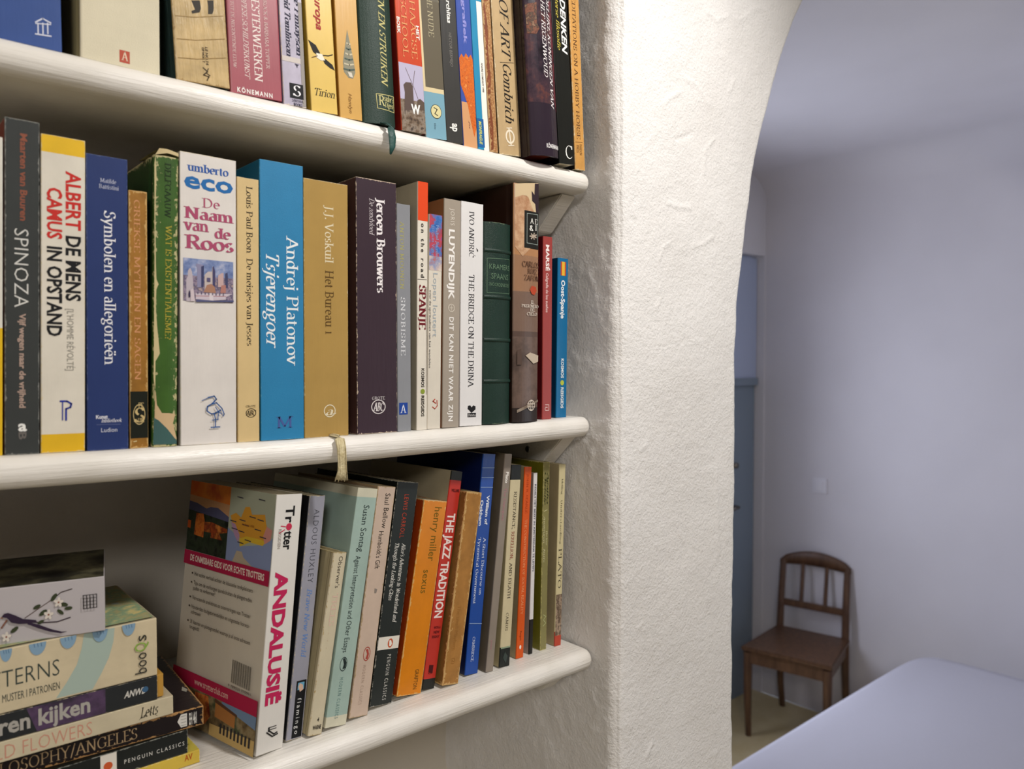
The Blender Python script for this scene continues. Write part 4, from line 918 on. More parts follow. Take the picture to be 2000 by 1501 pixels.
b = shelf_book(2, (942, 827), (995, 824), (943, 432), 'old dark green leather book with raised bands and a faint framed title', 'hardback_book', base='#1d352c', side='#152620', hard=True, b=.0035, wear=.0012, wearcol='#5f6e58', dirt=.15, rough=.35, grain=.0003, pages=PAGES_OLD)
b.Ln('#5f7a62', [(.10, 504), (.92, 507), (.92, 574), (.10, 571), (.10, 504)], 1, 'frame').H('KRAMERS', .16, .92, 517, 527, '#5f7a62', 's').H('SPAANS', .22, .86, 535, 546, '#5f7a62', 's').H('WOORDENBOEK', .16, .90, 553, 560, '#5f7a62', 's')
b.done()
for v in (491, 581, 664, 744):
    z = b.tv(v); bmx = bmesh.new(); n = 12; rows = []
    for i in range(n+1):
        x = .0005+(b.w-.001)*i/n; y = b.ys(x)
        rows.append([bmx.verts.new((x, y+.0005, z-.0022)), bmx.verts.new((x, y-.0010, z-.0010)), bmx.verts.new((x, y-.0010, z+.0010)), bmx.verts.new((x, y+.0005, z+.0022))])
    for p, q in zip(rows, rows[1:]):
        for k in range(3): bmx.faces.new((p[k], p[k+1], q[k+1], q[k]))
    bm_obj('raised_band', bmx, b.cov.data.materials[0], b.root, True)
b = shelf_book(2, (998, 823), (1050, 824), (997, 356), 'tall thick hardback in a sepia photographic jacket with a black label', 'hardback_book', yf=.545, base='#8a6a52', side='#2e1c16', hard=True, b=.002, dirt=.08, rough=.28, bands=[(0, '#2e2522'), (.07, '#4a3d38'), (.24, '#5c4a42'), (.38, '#7a6254'), (.55, '#9a7458'), (.70, '#b08058')], mottled=(26, ['#3e332f', '#5a4a42', '#6e5a50', '#57463e'], .06, .36))
b.P('#cdb691', [(.03, 357), (.97, 357), (.97, 400), (.90, 440), (.72, 410), (.60, 396), (.45, 382), (.30, 380), (.10, 400), (.03, 384)], 'sky_picture').P(('#c9a583', '#a87a58', 160), [(.03, 384), (.3, 380), (.5, 384), (.7, 408), (.9, 440), (.9, 470), (.3, 500), (.03, 480)], 'sky_picture').P('#33262c', [(.78, 358), (.97, 358), (.97, 420), (.86, 420), (.80, 398), (.66, 392), (.64, 372), (.76, 380)], 'sky_picture')
b.R('#1d1c19', .36, .97, 411, 484, 'title_label').Ln('#9aa6a0', [(.46, 416), (.93, 419), (.93, 478), (.46, 474), (.46, 416)], 1, 'title_label').H('A E', .58, .90, 427, 437, '#ecebe4', 'r').H('&', .56, .72, 440, 450, '#ecebe4', 'rb').H('I', .80, .88, 440, 450, '#ecebe4', 'r')
for a in range(7):
    t = math.radians(25.7+a*51.4); b.Ln('#b3a493', [(.72, 461), (.72+.15*math.cos(t), 461+6*math.sin(t))], 2.8, 'flower_mark')
b.H('CARLOS', .28, .97, 511, 522, '#3c2018', 'r').H('RUIZ', .48, .90, 525, 535, '#3c2018', 'r').H('ZAF\u00d3N', .36, .97, 538, 548, '#3c2018', 'r').P('#b5482e', [(.58, 565), (.66, 558), (.84, 560), (.88, 568), (.78, 576), (.66, 574)], 'leaf_mark')
b.H('EL', .62, .76, 587, 593, '#e6dccf', 'r').H('PRISIONERO', .26, .97, 594.5, 600.5, '#e6dccf', 'r').H('DEL', .60, .80, 602, 608, '#e6dccf', 'r').H('CIELO', .46, .90, 610, 616, '#e6dccf', 'r').P('#c2b3a0', [(.42, 694), (.60, 688), (.97, 694), (.97, 706), (.75, 710), (.60, 703)], 'boat_picture').P('#57463e', [(.12, 684), (.26, 680), (.28, 712), (.12, 712)], 'boat_picture').P(('#a09282', '#6a5a4e', 140), [(.12, 800), (.5, 790), (.97, 780), (.97, 784), (.5, 796), (.12, 806)], 'boat_picture')
b.O(.66, 791, 11, '#dccfc0', .86, .9).O(.66, 791, 11, '#dccfc0', .75, .35).Ln('#dccfc0', [(.50, 788), (.82, 788)], 1.2).Ln('#dccfc0', [(.50, 794), (.82, 794)], 1.2); b.done()
b = shelf_book(2, (1059, 817), (1077, 815), (1061, 461), 'dark red paperback with small white lettering near its head', base='#9c3f3a', side='#6a1a20', dirt=.05, rough=.35, yf=.552)
b.V('MARS\u00c9', 478, 529, .30, .66, '#f0e4e0', 'sb').V('Caligraf\u00eda de los sue\u00f1os', 533, 610, .32, .58, '#dcb8b4', 'sb').Ln('#e8c8c4', [(.30, 790), (.70, 790), (.70, 801), (.30, 801), (.30, 795), (.55, 795)], 1.3); b.done()
b = shelf_book(2, (1086, 814), (1106, 812), (1090, 503), 'short blue guidebook with a small red and yellow flag at its head', 'guidebook', base='#156b9c', side='#0c4468', dirt=.05, rough=.28, yf=.556)
b.R('#b8442c', .26, .78, 511, 538, 'flag_picture').R('#e2b23a', .38, .66, 511, 538, 'flag_picture').V('Oost-Spanje', 547, 622, .34, .70, '#f0f2f2', 'sb').V('KOSMOS', 700, 738, .42, .68, '#e2e8ea', 'sb').O(.54, 747, 5, '#b9c24a', 0, 1).V('REISGIDS', 756, 797, .42, .68, '#e2e8ea', 'sb'); b.done()

# ---- lowest shelf, left to right
k3 = dict(dirt=.08)
b = shelf_book(3, (500, 1479), (552, 1462), (541, 966), 'white travel guide turned to show its back cover with map and castle photo', 'guidebook', yf=.556, yaw=12, d=.118, base='#dedad3', side='#cfc7b8', rough=.28, dirt=.03)
b.V('Tr', 987, 1021, .40, .74, '#151414', 'sb').V('tter', 1036, 1073, .40, .74, '#151414', 'sb').O(.56, 1028, 7, '#c2304f', 0, 1, part='lettering').Ln('#c2304f', [(.40, 1034), (.20, 1041)], 2, 'lettering').Ln('#c2304f', [(.42, 1028), (.25, 1027)], 2, 'lettering').V('REISGIDSEN', 1033, 1071, .17, .28, '#9a8f88', 's').V('ANDALUSI\u00cb', 1115, 1375, .20, .68, '#bd2355', 'sx').Ln('#1c1b1b', [(.32, 1430), (.55, 1437), (.75, 1431)], 2.4).Ln('#1c1b1b', [(.40, 1426), (.60, 1432), (.72, 1428)], 2.4).V('LL', 1417, 1426, .38, .68, '#1c1b1b', 'sb')
lp = b.LP
lp(('#c25a1e', '#d27a30', '#a8432a', 22), [(0, 0), (.5, 0), (.5, .14), (0, .14)]); lp('#b88a62', [(0, .06), (.5, .075), (.5, .13), (0, .13)]); lp('#50506e', [(0, .088), (.10, .092), (.22, .108), (.27, .098), (.36, .096), (.5, .125), (.5, .16), (0, .16)])
lp(('#181c16', '#26301f', '#2e3428', '#101410', 90), [(0, .125), (.5, .145), (.5, .297), (0, .297)]); lp(('#b4501c', '#c8702a', '#8c3a16', 120), [(.10, .135), (.19, .132), (.21, .16), (.21, .232), (.09, .228)]); lp(('#a84e20', '#6b2a18', '#c87a34', 130), [(.21, .165), (.30, .16), (.42, .17), (.49, .175), (.49, .19), (.40, .20), (.44, .225), (.30, .225), (.30, .205), (.21, .205)]); lp('#c2571f', [(0, .17), (.04, .172), (.04, .205), (0, .203)])
lp('#a3a793', [(.5, 0), (1, 0), (1, .30), (.5, .30)]); lp('#8390b4', [(.5, .165), (.60, .19), (.66, .23), (.80, .215), (.92, .20), (1, .17), (1, .297), (.5, .297)]); lp('#b3a48e', [(.58, .297), (.62, .25), (.68, .25), (.70, .27), (.80, .297)])
lp('#cf9433', [(.52, .115), (.58, .10), (.64, .115), (.68, .07), (.73, .066), (.76, .095), (.90, .085), (.92, .12), (.95, .15), (.93, .19), (.90, .205), (.76, .20), (.68, .21), (.62, .185), (.54, .14)]); lp('#d2ae33', [(.64, .20), (.72, .185), (.88, .185), (.93, .19), (.90, .208), (.76, .205), (.65, .232)]); lp('#b08aa8', [(.53, .14), (.58, .145), (.64, .185), (.63, .215), (.58, .19)]); lp('#c98a80', [(.93, .13), (.99, .14), (.98, .18), (.92, .20), (.90, .17)])
for f, g in ((.66, .125), (.77, .105), (.86, .11), (.70, .142), (.66, .17), (.58, .165), (.84, .15), (.74, .20), (.90, .175), (.66, .215), (.56, .135), (.86, .03), (.62, .035)): lp('#3c3a44', [(f-.035, g-.003), (f+.035, g-.001), (f+.035, g+.003), (f-.035, g+.001)], part='map_names')
b.LT('ANDALUSIE', .66, .80, .136, .144, '#8c4a20', 's', part='map_names')
lp('#a91f45', [(0, .297), (1, .297), (1, .356), (0, .356)], part='slogan_band'); b.LT('DE ONMISBARE GIDS VOOR ECHTE TROTTERS', .08, .95, .312, .338, '#e8d8cc', 'sb')
for i, (g, t, l, f1) in enumerate(((.392, 'Het echte verhaal achter de klassieke trekpleisters', 1, .84), (.430, 'Tips om de verborgen parels buiten de platgetreden', 1, .84), (.452, 'paden te verkennen!', 0, .42), (.492, 'Verrassende anekdotes en ooervaringen van Trotter', 1, .84), (.530, 'Honderden budgetvriendelijke en uitgeteste horeca-', 1, .84), (.552, 'adressen', 0, .27), (.592, '31 kaarten en plattegronden waarop je al onze adressen', 1, .86), (.614, 'terugvindt!', 0, .27))):
    b.LT(t, .15, f1, g-.012, g+.004, '#3c342e', 's')
    if l: lp('#3c342e', [(.115, g-.007), (.13, g-.007), (.13, g), (.115, g)], part='cover_text')
for i in range(26):
    f = .69+i*.0085; lp('#26221e', [(f, .675), (f+(.0022 if i % 3 else .005), .675), (f+(.0022 if i % 3 else .005), .765), (f, .765)], part='barcode')
b.LT('9 789020 970951', .67, .92, .772, .782, '#26221e', 's', part='barcode')
lp('#a91f45', [(0, .790), (1, .790), (1, .850), (0, .850)], part='web_band'); b.LT('www.trotterclub.com', .28, .68, .806, .832, '#e0c8bc', 's')
lp(('#3a3428', '#6d5a3c', '#8a7a5a', '#4a5038', 60), [(0, .85), (1, .85), (1, 1), (0, 1)]); lp('#6f86a4', [(.62, .85), (1, .85), (1, .90), (.80, .88), (.62, .875)]); lp(('#a8482a', '#c87a3a', '#7a3020', 120), [(.30, .86), (.46, .855), (.50, .93), (.44, .97), (.30, .96)]); lp('#a8703c', [(.55, .86), (.78, .88), (.78, .93), (.55, .92)]); lp('#5a3c2c', [(.54, .85), (.80, .875), (.80, .885), (.54, .865)]); lp('#c2a468', [(.5, .955), (1, .94), (1, 1), (.5, 1)])
for i in range(9): lp('#2e2a2c', [(.62+i*.04, .935), (.64+i*.04, .935), (.64+i*.04, .975), (.62+i*.04, .975)])
b.done()
b = shelf_book(3, (559, 1453), (590, 1438), (606, 968), 'silver-grey paperback with pale blue script and a small black picture block', yf=.5615, yaw=9, d=.11, base='#9a9aa6', side='#15161a', wear=.0006, **k3)
b.V('ALDOUS HUXLEY', 994, 1137, .36, .70, '#3c3c44', 'st+1').V('Brave New World', 1148, 1284, .40, .72, '#6486c0', 'ri').R('#17181a', .30, .92, 1328, 1440, 'publisher_mark').R('#6aa6c4', .40, .80, 1332, 1346, 'publisher_mark').P('#d0b09a', [(.42, 1340), (.52, 1333), (.72, 1336), (.76, 1345), (.56, 1350)], 'publisher_mark').V('flamingo', 1362, 1432, .46, .70, '#e2e2e0', 's+3'); b.done()
b = shelf_book(3, (596, 1437), (629, 1435), (647, 1079), 'short ivory pocket guide, lowest of the standing row', 'pocket_guide', yf=.556, yaw=8, d=.09, base='#cfc4a8', side='#b5a884', wear=.0008, wearcol='#a48a52', rough=.6, hard=True, **k3)
b.V("Observer's", 1087, 1149, .42, .72, '#35302a', 's').V('TREES', 1159, 1223, .34, .72, '#d8b8a8', 'r').V('. . .', 1236, 1268, .40, .60, '#c0a890', 'r').H('4', .48, .62, 1402, 1410, '#35302a', 'sb').H('WARNE', .22, .84, 1417, 1425, '#35302a', 'sb'); b.done()
b = shelf_book(3, (635, 1426), (676, 1415), (700, 952), 'pale teal paperback with cream ends and black sans lettering', yf=.558, yaw=7, d=.128, base='#9fbcb4', bands=[(0, '#d3cfb8'), (.040, '#a3bab0'), (.958, '#d3cfb8')], side=None, **k3)
b.V('Susan Sontag', 986, 1077, .40, .68, '#1f2c2c', 's').V('Against Interpretation and Other Essays', 1085, 1273, .34, .58, '#1f2c2c', 's').O(.46, 1296, 14, '#24302f', .88, .62).P('#24302f', [(.40, 1286), (.50, 1284), (.60, 1293), (.58, 1304), (.44, 1306), (.48, 1296)], 'publisher_mark').V('MODERN CLASSICS', 1322, 1402, .38, .54, '#6a8884', 's+3'); b.done()
b = shelf_book(3, (682, 1403), (718, 1397), (738, 949), 'pinkish-beige paperback with black author name and a red oval mark', yf=.561, yaw=7, d=.122, base='#cbb5a3', side='#9c8468', wear=.0012, wearcol='#a89068', **k3)
b.V('Saul Bellow', 963, 1031, .46, .74, '#2c2620', 's').V("Humboldt's Gift", 1037, 1110, .36, .62, '#2c2620', 's').P('#8a8078', [(.50, 1148), (.66, 1150), (.62, 1158), (.52, 1158)], 'stain').O(.52, 1276, 14, '#a84238', .86, .62).P('#a84238', [(.44, 1268), (.56, 1266), (.64, 1276), (.60, 1286), (.48, 1286), (.54, 1276)], 'publisher_mark').V('MODERN CLASSICS', 1298, 1375, .40, .56, '#b39c8c', 's+3'); b.done()
b = shelf_book(3, (722, 1374), (765, 1372), (777, 940), 'black classic paperback with red and white lettering and a white band', yf=.567, yaw=6, d=.125, base='#222826', side='#0e1311', wear=.0007, wearcol='#b0aca0', **k3)
b.V('LEWIS CARROLL', 965, 1050, .40, .60, '#b3402a', 's+1').V("Alice's Adventures in Wonderland and", 1060, 1215, .56, .74, '#e2e0d8', 'ri').V('Through the Looking-Glass', 1060, 1172, .24, .42, '#e2e0d8', 'ri').R('#e2dcd0', .02, .98, 1242, 1267).O(.58, 1255, 9, '#c2552c', 0, .72).P('#eee8dc', [(.52, 1250), (.60, 1249), (.66, 1256), (.62, 1261), (.54, 1261)], 'publisher_mark').V('PENGUIN CLASSICS', 1277, 1366, .52, .68, '#d0cec6', 's+3'); b.done()
b = shelf_book(3, (775, 1359), (822, 1355), (829, 976), 'bright orange paperback with curly dark outlined letters', yf=.567, yaw=5, d=.11, base='#d9820f', side='#a33c10', wear=.0015, wearcol='#d8b070', rough=.3, **k3)
b.V('henry miller', 990, 1095, .50, .80, '#6f5816', 's').V('sexus', 1112, 1158, .38, .66, '#6f5816', 's').V('GRAFTON', 1306, 1345, .62, .78, '#5a4218', 's'); b.done()
b = shelf_book(3, (825, 1348), (848, 1343), (878, 919), 'red paperback with black ends and tall condensed white capitals', yf=.568, yaw=5, d=.125, base='#b3272a', bands=[(0, '#20221f'), (.045, '#bd3428'), (.955, '#23251f')], side='#a59a80', dirt=.05)
b.V('THE JAZZ TRADITION', 1002, 1206, .18, .84, '#eedfd8', 'sb').H('WILLIAMS', .20, .90, 954, 960, '#4a1416', 'sb').V('OXFORD', 1300, 1316, .30, .60, '#5a1418', 's').H('WITH A', .26, .84, 1222, 1227, '#5e181a', 'sb').H('NEW', .30, .80, 1231, 1236, '#5e181a', 'sb').H('ESSAY', .22, .84, 1240, 1245, '#5e181a', 'sb').P('#4a1416', [(.30, 1298), (.66, 1298), (.66, 1314), (.30, 1312)], 'publisher_mark'); b.done()
b = shelf_book(3, (864, 1335), (895, 1336), (912, 960), 'plain brown-ochre worn paperback with a pale rubbed edge', yf=.562, yaw=3, d=.11, base='#b07c3c', side='#8a6430', wear=.003, wearcol='#c9a56c', rough=.55, dirt=.25, pages=PAGES_OLD)
b.V('The small Mayhem', 1182, 1269, .34, .56, '#94642c', 'st').V('(2)', 1284, 1296, .40, .60, '#94642c', 's'); b.done()
b = shelf_book(3, (908, 1314), (933, 1314), (944, 886), 'royal blue paperback with white bold lettering, tallest near the middle', yf=.569, yaw=1, d=.145, base='#1f4a9c', side='#0c1a4a', dirt=.03, rough=.3)
b.V('William of', 967, 1024, .56, .78, '#e8ecf2', 'sb').V('Ockham', 976, 1026, .10, .32, '#e8ecf2', 'sb').V('A Short Discourse on', 1049, 1161, .56, .76, '#d8e0ee', 'r').V('Tyrannical Government', 1049, 1178, .16, .36, '#d8e0ee', 'r').V('CAMBRIDGE', 1243, 1291, .36, .56, '#cdd6ea', 'r')
for v in (913, 932, 951, 1217): b.Ln('#8fa6cc', [(.02, v), (.98, v)], 1.2, 'rule')
b.done()
b = shelf_book(3, (949, 1309), (963, 1310), (987, 886), 'slim taupe-grey paperback with a white word and rose lettering', yf=.563, d=.13, base='#8f8478', side='#6d6354', **k3)
b.V('Plato', 921, 943, .34, .74, '#efebe4', 'sb').V('The Dialogues', 952, 1016, .30, .66, '#b07a84', 's').V('press', 1250, 1268, .3, .6, '#b07a84', 's'); b.done()
b = shelf_book(3, (975, 1305), (995, 1302), (998, 908), 'cream paperback with black ends and small dark capitals', yf=.563, d=.12, base='#d2c5a0', bands=[(0, '#1c211e'), (.095, '#d0c39e'), (.925, '#1c1f1c')], side='#b5a880', **k3)
b.V('RESISTANCE, ', 959, 1033, .42, .70, '#3c342a', 'r').V('REBELLION,', 1037, 1092, .40, .68, '#8c3a30', 'r').V('AND DEATH', 1098, 1168, .38, .66, '#3c342a', 'r').V('CAMUS', 1196, 1231, .36, .60, '#3c342a', 'r+1').R('#8a9a80', .04, .96, 1262, 1265).P('#3c4642', [(.45, 1272), (.75, 1280), (.6, 1294), (.3, 1284)], 'publisher_mark'); b.done()
b = shelf_book(3, (1008, 1282), (1022, 1278), (1025, 912), 'slim vivid orange paperback with pale small capitals', yf=.570, d=.12, base='#d8560f', side='#a39678', **k3)
b.V('JOHN R. SEARLE', 925, 1002, .36, .62, '#a83a14', 'r').V('THE CONSTRUCTION OF SOCIAL REALITY', 1014, 1200, .34, .66, '#e8a070', 'r').V('Penguin', 1232, 1250, .40, .60, '#7a3410', 's').O(.5, 1263, 4, '#efe6d8', 0, .6); b.done()
b = shelf_book(3, (1033, 1277), (1040, 1275), (1043, 924), 'very thin white booklet with a black foot, between orange and olive books', 'booklet', yf=.571, d=.12, base='#e0dcdc', bands=[(0, '#1d1a18'), (.19, '#e0dcdc')], side='#a8928a', dirt=.03)
b.V('REGELS HET BEZIT IN AMSTERDAM TE LEVEN', 945, 1115, .30, .72, '#5a5c6a', 'sb'); b.done()
b = shelf_book(3, (1055, 1272), (1067, 1265), (1062, 903), 'olive green paperback with dark script author name at its head', yf=.571, d=.125, base='#8a8454', side='#74701c', wear=.0008, wearcol='#c9bf78', **k3)
b.V('Agatha', 920, 984, .60, .86, '#2c3018', 'rbi').V('Christie', 922, 986, .20, .46, '#2c3018', 'rbi').Ln('#d8d2a8', [(.2, 998), (.7, 995)], 1, 'lettering').V('Avonturen', 1006, 1060, .14, .40, '#d8d2a8', 'ri').V('Het boze', 1036, 1064, .56, .80, '#d8d2a8', 'ri').V('huis', 1070, 1098, .20, .46, '#d8d2a8', 'ri').Ln('#bcc08c', [(.4, 1200), (.8, 1203), (.4, 1210), (.8, 1216), (.35, 1222)], 1.4); b.done()
b = shelf_book(3, (1083, 1263), (1095, 1259), (1093, 907), 'slim cream paperback at the right end of the lowest shelf with a red foot', yf=.570, d=.12, base='#d6ca9f', bands=[(0, '#b84a38'), (.075, '#d6ca9f')], side='#b3a27e', **k3)
b.V('Melling', 934, 965, .40, .64, '#4a4434', 'r').V('Understanding', 976, 1062, .36, .60, '#5a5440', 'r+1').V('PLATO', 1070, 1148, .24, .76, '#3a3428', 'rt').R(('#8c7a66', '#5c4c40', '#b09a84', '#3c322c', 130), .03, .97, 1160, 1240, 'portrait_picture').R('#b84a38', .0+.02, .98, 1240, 1260); b.done()

# cloth markers hanging from two books
def cord(book, label, x, pts, mat, rx, ry, name='ribbon_marker', n=8):
    o = sweep([(x+a, y, z) for a, y, z in pts], (rx, ry) if not isinstance(rx, list) else [(p, ry) for p in rx], mat, name, book.root, n=n)
    o['label'] = label; return o
m_green = plain('green_silk', '#1f4c46', .5, .0003, 500)
u = RD.w*.52
cord(RD, 'dark green ribbon hanging over the shelf edge', u, [(.0, .006, .0008), (.0, -.0045, .0008), (.001, -.0112, -.0010), (.0016, -.0128, -.005), (.0026, -.0132, -.012), (.0020, -.0134, -.019), (-.0002, -.0134, -.026)], m_green, [.0026, .0028, .0031, .0034, .0036, .0030, .0008], .0004)
m_cord = plain('cream_cotton_cord', '#dccfa8', .9, .0012, 300, c2='#c2b288')
u = BUR.w*.62
pth = [(0, .004, .0012), (0, -.006, .0010), (.0, -.0118, -.0012), (.0002, -.0138, -.008), (.0006, -.0138, -.018), (.0010, -.0136, -.026), (.0, -.0134, -.033)]
cord(BUR, 'frayed cream cord hanging from the foot', u, pth, m_cord, [.0030, .0036, .0042, .0038, .0034, .0040, .0054], .0012)
for k in range(5):
    f = (k-2)/2; cord(BUR, 'loose strand of the cream cord', u, [(f*.0034+a*1, y-.0010, z) for a, y, z in pth[2:-1]]+[(f*.0054, -.0142, -.0335-.001*(k % 2))], m_cord, .00035, .00035, 'cord_strand', 5)

# ---- lying stack at the left of the lowest shelf, bottom to top
def stack_book(xr, z0, z1, L, d, label, yf=.575, yaw=0, **k):
    b = Book(k.pop('name', 'paperback_book'), label, z1-z0, L, d, (xr, yf, z0+.0002),
             (Matrix.Rotation(math.radians(yaw), 4, 'Z') @ Matrix.Rotation(math.radians(-90), 4, 'Y')).to_euler(), group='books lying in a stack on the lowest shelf', **k)
    e = Vector((math.cos(math.radians(yaw)), math.sin(math.radians(yaw)), 0)); n = Vector((-e.y, e.x, 0)); P = Vector((xr, yf, 0))
    def conv(u, fx=.5):
        r = ray(u, 1300); t = P.dot(n)/Vector((r.x, r.y, 0)).dot(n); q = Vector((r.x, r.y, 0))*t
        return -(q-P).dot(e)
    b.conv = conv; return b
b = stack_book(.1915, 1.604, 1.6137, .20, .13, 'thin yellow book, bottom of the lying stack', base='#cdb043', side='#cdbd52', wear=.0005).V('AV', 358, 374, .45, .9, '#a8501c', 'sb'); b; b.done()
b = stack_book(.1830, 1.6140, 1.6312, .20, .128, 'black classic paperback lying second from the bottom of the stack', base='#161a18', side='#101412', wear=.0008, wearcol='#8a8a80')
b.V('PENGUIN CLASSICS', 240, 358, .38, .56, '#d6d4cc', 's+3').R('#d9d2c6', .02, .98, 0, 1); b.store.clear()
b.V('PENGUIN CLASSICS', 240, 358, .38, .54, '#d6d4cc', 's+3').P('#d9d2c6', [(.02, 193), (.02, 225), (.98, 225), (.98, 193)], 'label_band').O(.5, 208, 9, '#c2552c', 0, 1); b.done()
b = stack_book(.1945, 1.6315, 1.6455, .23, .122, 'worn black book with gold-outlined capitals and small white symbols, widest of the stack', yaw=-3, base='#1b1517', side='#221a1d', wear=.002, wearcol='#b58a58', rough=.3)
b.V('PHILOSOPHY/ANGELES', -60, 266, .22, .78, '#a38a68', 'rt').P('#cfccc4', [(.5, 345), (.84, 352), (.84, 364), (.16, 364), (.16, 352)], 'publisher_mark').V('EH', 368, 374, .2, .8, '#cfccc4', 'sb').V('461', 376, 383, .2, .8, '#cfccc4', 'sb')
for i in range(4): b.Ln('#1b1517', [(.25+.16*i, 352), (.25+.16*i, 362)], .8)
b.LP('#8f8c80', [(.30, .975), (.36, .985), (.30, .994), (.26, .985)], 'right', 'cover_emblem').done()
b = stack_book(.1732, 1.6460, 1.6592, .20, .12, 'thin cream book with pale pink capitals in the lying stack', base='#c9bda0', side='#c4b89c', wear=.0004)
b.V('WILD FLOWERS', -60, 178, .14, .80, '#c48c78', 'st').V('Letts', 272, 308, .25, .80, '#26221c', 'ri').Ln('#26221c', [(.18, 270), (.5, 290), (.14, 306)], .8, 'lettering'); b.done()
b = stack_book(.1626, 1.6596, 1.6768, .20, .125, 'dark slate book with purple picture and grey title under the thick cream book', base='#26292b', side='#c08a2c', wear=.0004)
b.P(('#3c3040', '#54405c', '#2f2a34', 40), [(.02, 70), (.02, 205), (.98, 205), (.98, 50)], 'printed_field').V('Sterren kijken', -90, 175, .24, .86, '#a6a29a', 'sb').V('ANWB', 241, 284, .40, .66, '#c9c6be', 'sbi').O(.55, 283, 6, '#3c5f80', 0, 1); b.done()
o = box('orange_edge', .0005, b.w-.0005, .002, b.d-.002, -.0048, -.0002, plain('orange_board', '#b98a35', .6), b.root, bevel=.0005); o['label'] = 'orange-yellow end edge'
b = stack_book(.1626, 1.6772, 1.7180, .17, .105, 'thick cream book with a pale blue curved band in the lying stack', base='#cfc0a0', side='#a9a084', wear=.0005, rough=.3)
b.P('#a3b3a8', [(.985, 165), (.985, 225), (.75, 222), (.50, 213), (.25, 197), (.03, 180), (.03, 108), (.25, 130), (.50, 150), (.75, 160)], 'blue_band')
b.V('PATTERNS', -70, 116, .40, .66, '#3a4440', 'st').V('MUSTER I PATRONEN', 3, 116, .17, .29, '#4c5048', 's').V('MOTIFS I', -70, -5, .17, .29, '#4c5048', 's')
for (u0, r) in ((12, 12), (74, 17), (134, 16), (196, 15), (252, 13)):
    P_ = []; 
    for i in range(13):
        a = math.pi*i/12; P_.append((1.0-.20*math.sin(a) if 0 < i < 12 else .995, u0+r*math.cos(a)))
    b.P('#7f9db4', P_, 'blue_scallop')
    for q in (-.4, 0, .4): b.Ln('#3a5f86', [(.99, u0+r*q), (.93, u0+r*q+1)], 1, 'blue_scallop')
# vertical lettering near the end of the spine
P, Fc, L = text2d('boo', 's'); z0 = b.tv(286); z1 = b.tv(263)
b.put([(b.w*(.10+.36*x), z0+(z1-z0)*y) for x, y in P], Fc, '#33332e')
P, Fc, L = text2d('Q', 's'); b.put([(b.w*(.48+.16*x), z0+(z1-z0)*y) for x, y in P], Fc, '#86a848')
P, Fc, L = text2d('s', 's'); b.put([(b.w*(.66+.10*x), z0+(z1-z0)*y) for x, y in P], Fc, '#33332e')
b.LP(('#c9b97c', '#7f9a7a', '#a8a070', '#8aa0a0', 70), [(.02, .01), (.98, .01), (.98, .99), (.02, .99)], 'right', 'cover_picture').done()
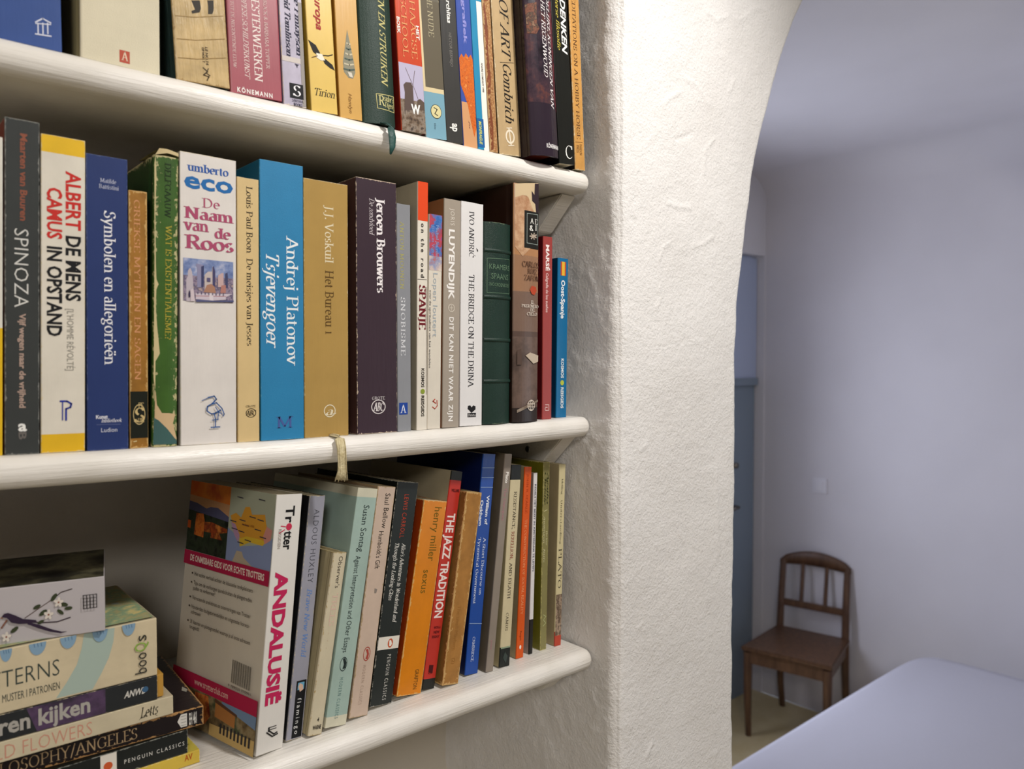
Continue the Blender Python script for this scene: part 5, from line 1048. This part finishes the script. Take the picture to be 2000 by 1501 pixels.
# white picture box on top of the stack
def card_box():
    yaw = -13; x0, yf, z0, z1, L, d = .1285, .5700, 1.7186, 1.7555, .17, .085
    r = empty('card_box', (x0, yf, z0), (Matrix.Rotation(math.radians(yaw), 4, 'Z') @ Matrix.Rotation(math.radians(-90), 4, 'Y')).to_euler())
    tag(r, 'white card box with a long-tailed bird on a flowering branch atop the stack', 'box')
    h = z1-z0
    box('box_body', 0, h, 0, d, 0, L, plain('white_coated_card', '#b8b2b4', .35), r, bevel=.0004)
    lid = box('box_top_picture', h-.0002, h+.0002, .0005, d-.0005, .0005, L-.0005, ink(('#14120e', '#2c2a20', '#54503c', '#1f2018', 30)), r); lid['label'] = 'dark painterly picture on the top'
    S = {}
    e = Vector((math.cos(math.radians(yaw)), math.sin(math.radians(yaw)), 0)); n = Vector((-e.y, e.x, 0)); P = Vector((x0, yf, 0))
    def tu(u):
        q = ray(u, 1200); t = P.dot(n)/Vector((q.x, q.y, 0)).dot(n); q = Vector((q.x, q.y, 0))*t; return -(q-P).dot(e)
    lay = [0]
    def poly(name, col, pts):      # (u px, height fraction)
        lay[0] += 1; V = [(h*f, -.0001-.00003*lay[0], tu(u)) for u, f in pts]
        key = (name, col); dd = S.setdefault(key, ([], [])); k = len(dd[0]); dd[0].extend(V); dd[1].append(tuple(range(k, k+len(V))))
    def line(name, col, pts, w):
        for (ua, fa), (ub, fb) in zip(pts, pts[1:]):
            dx, dy = ub-ua, (fb-fa)*105; l = math.hypot(dx, dy) or 1; nx, ny = -dy/l*w/2, dx/l*w/2/105
            poly(name, col, [(ua+nx, fa+ny), (ua-nx, fa-ny), (ub-nx, fb-ny), (ub+nx, fb+ny)])
    def petal(name, col, u, f, r, ang, asp=.45):
        c, s_ = math.cos(math.radians(ang)), math.sin(math.radians(ang)); pts = []
        for i in range(10):
            a = 2*math.pi*i/10; x = r*(1+math.cos(a))/1; y = r*asp*math.sin(a)
            pts.append((u+x*c-y*s_, f+(x*s_+y*c)/105))
        poly(name, col, pts)
    line('branch', '#3a2c2c', [(142, .84), (120, .80), (104, .70)], 2); line('branch', '#5a4440', [(104, .70), (70, .53), (48, .42)], 1.5); line('branch', '#3a2c34', [(138, .33), (112, .28), (84, .30), (60, .34)], 2.2)
    for u, f, r_, a in ((100, .66, 9, 50), (116, .60, 9, -15), (80, .62, 8, 200), (112, .50, 8, -40), (92, .52, 9, 210), (126, .50, 8, 0), (86, .34, 7, 200), (20, .20, 9, 30)): petal('leaf', '#39402a', u, f, r_, a)
    for u, f in ((95, .43), (115, .63), (12, .14)):
        for a in range(0, 360, 72): petal('blossom', '#d8cfc4', u, f, 5, a+10, .6)
        petal('blossom_heart', '#8c5a4a', u-2, f, 2, 0, 1)
    poly('bird', '#33263a', [(3, .50), (8, .55), (16, .56), (30, .50), (45, .42), (70, .37), (72, .33), (50, .33), (36, .34), (22, .38), (14, .47)])
    poly('bird', '#33263a', [(52, .36), (76, .28), (100, .17), (120, .10), (131, .09), (118, .07), (96, .13), (74, .22), (54, .31)])
    poly('bird', '#8c5a3a', [(4, .50), (0, .48), (6, .47)]); line('branch', '#7a4a34', [(2, .30), (14, .44)], 3)
    for i in range(5):
        line('seal_mark', '#1c1a1c', [(163+i*6.5, .70), (163+i*6.5, .46)], 1.5)
        line('seal_mark', '#1c1a1c', [(162, .70-i*.06), (190, .70-i*.06)], 1.3 if i in (0, 4) else .8)
    for (name, col), (V, Fc) in S.items(): mesh_obj(name, V, Fc, ink(col), r)
card_box()
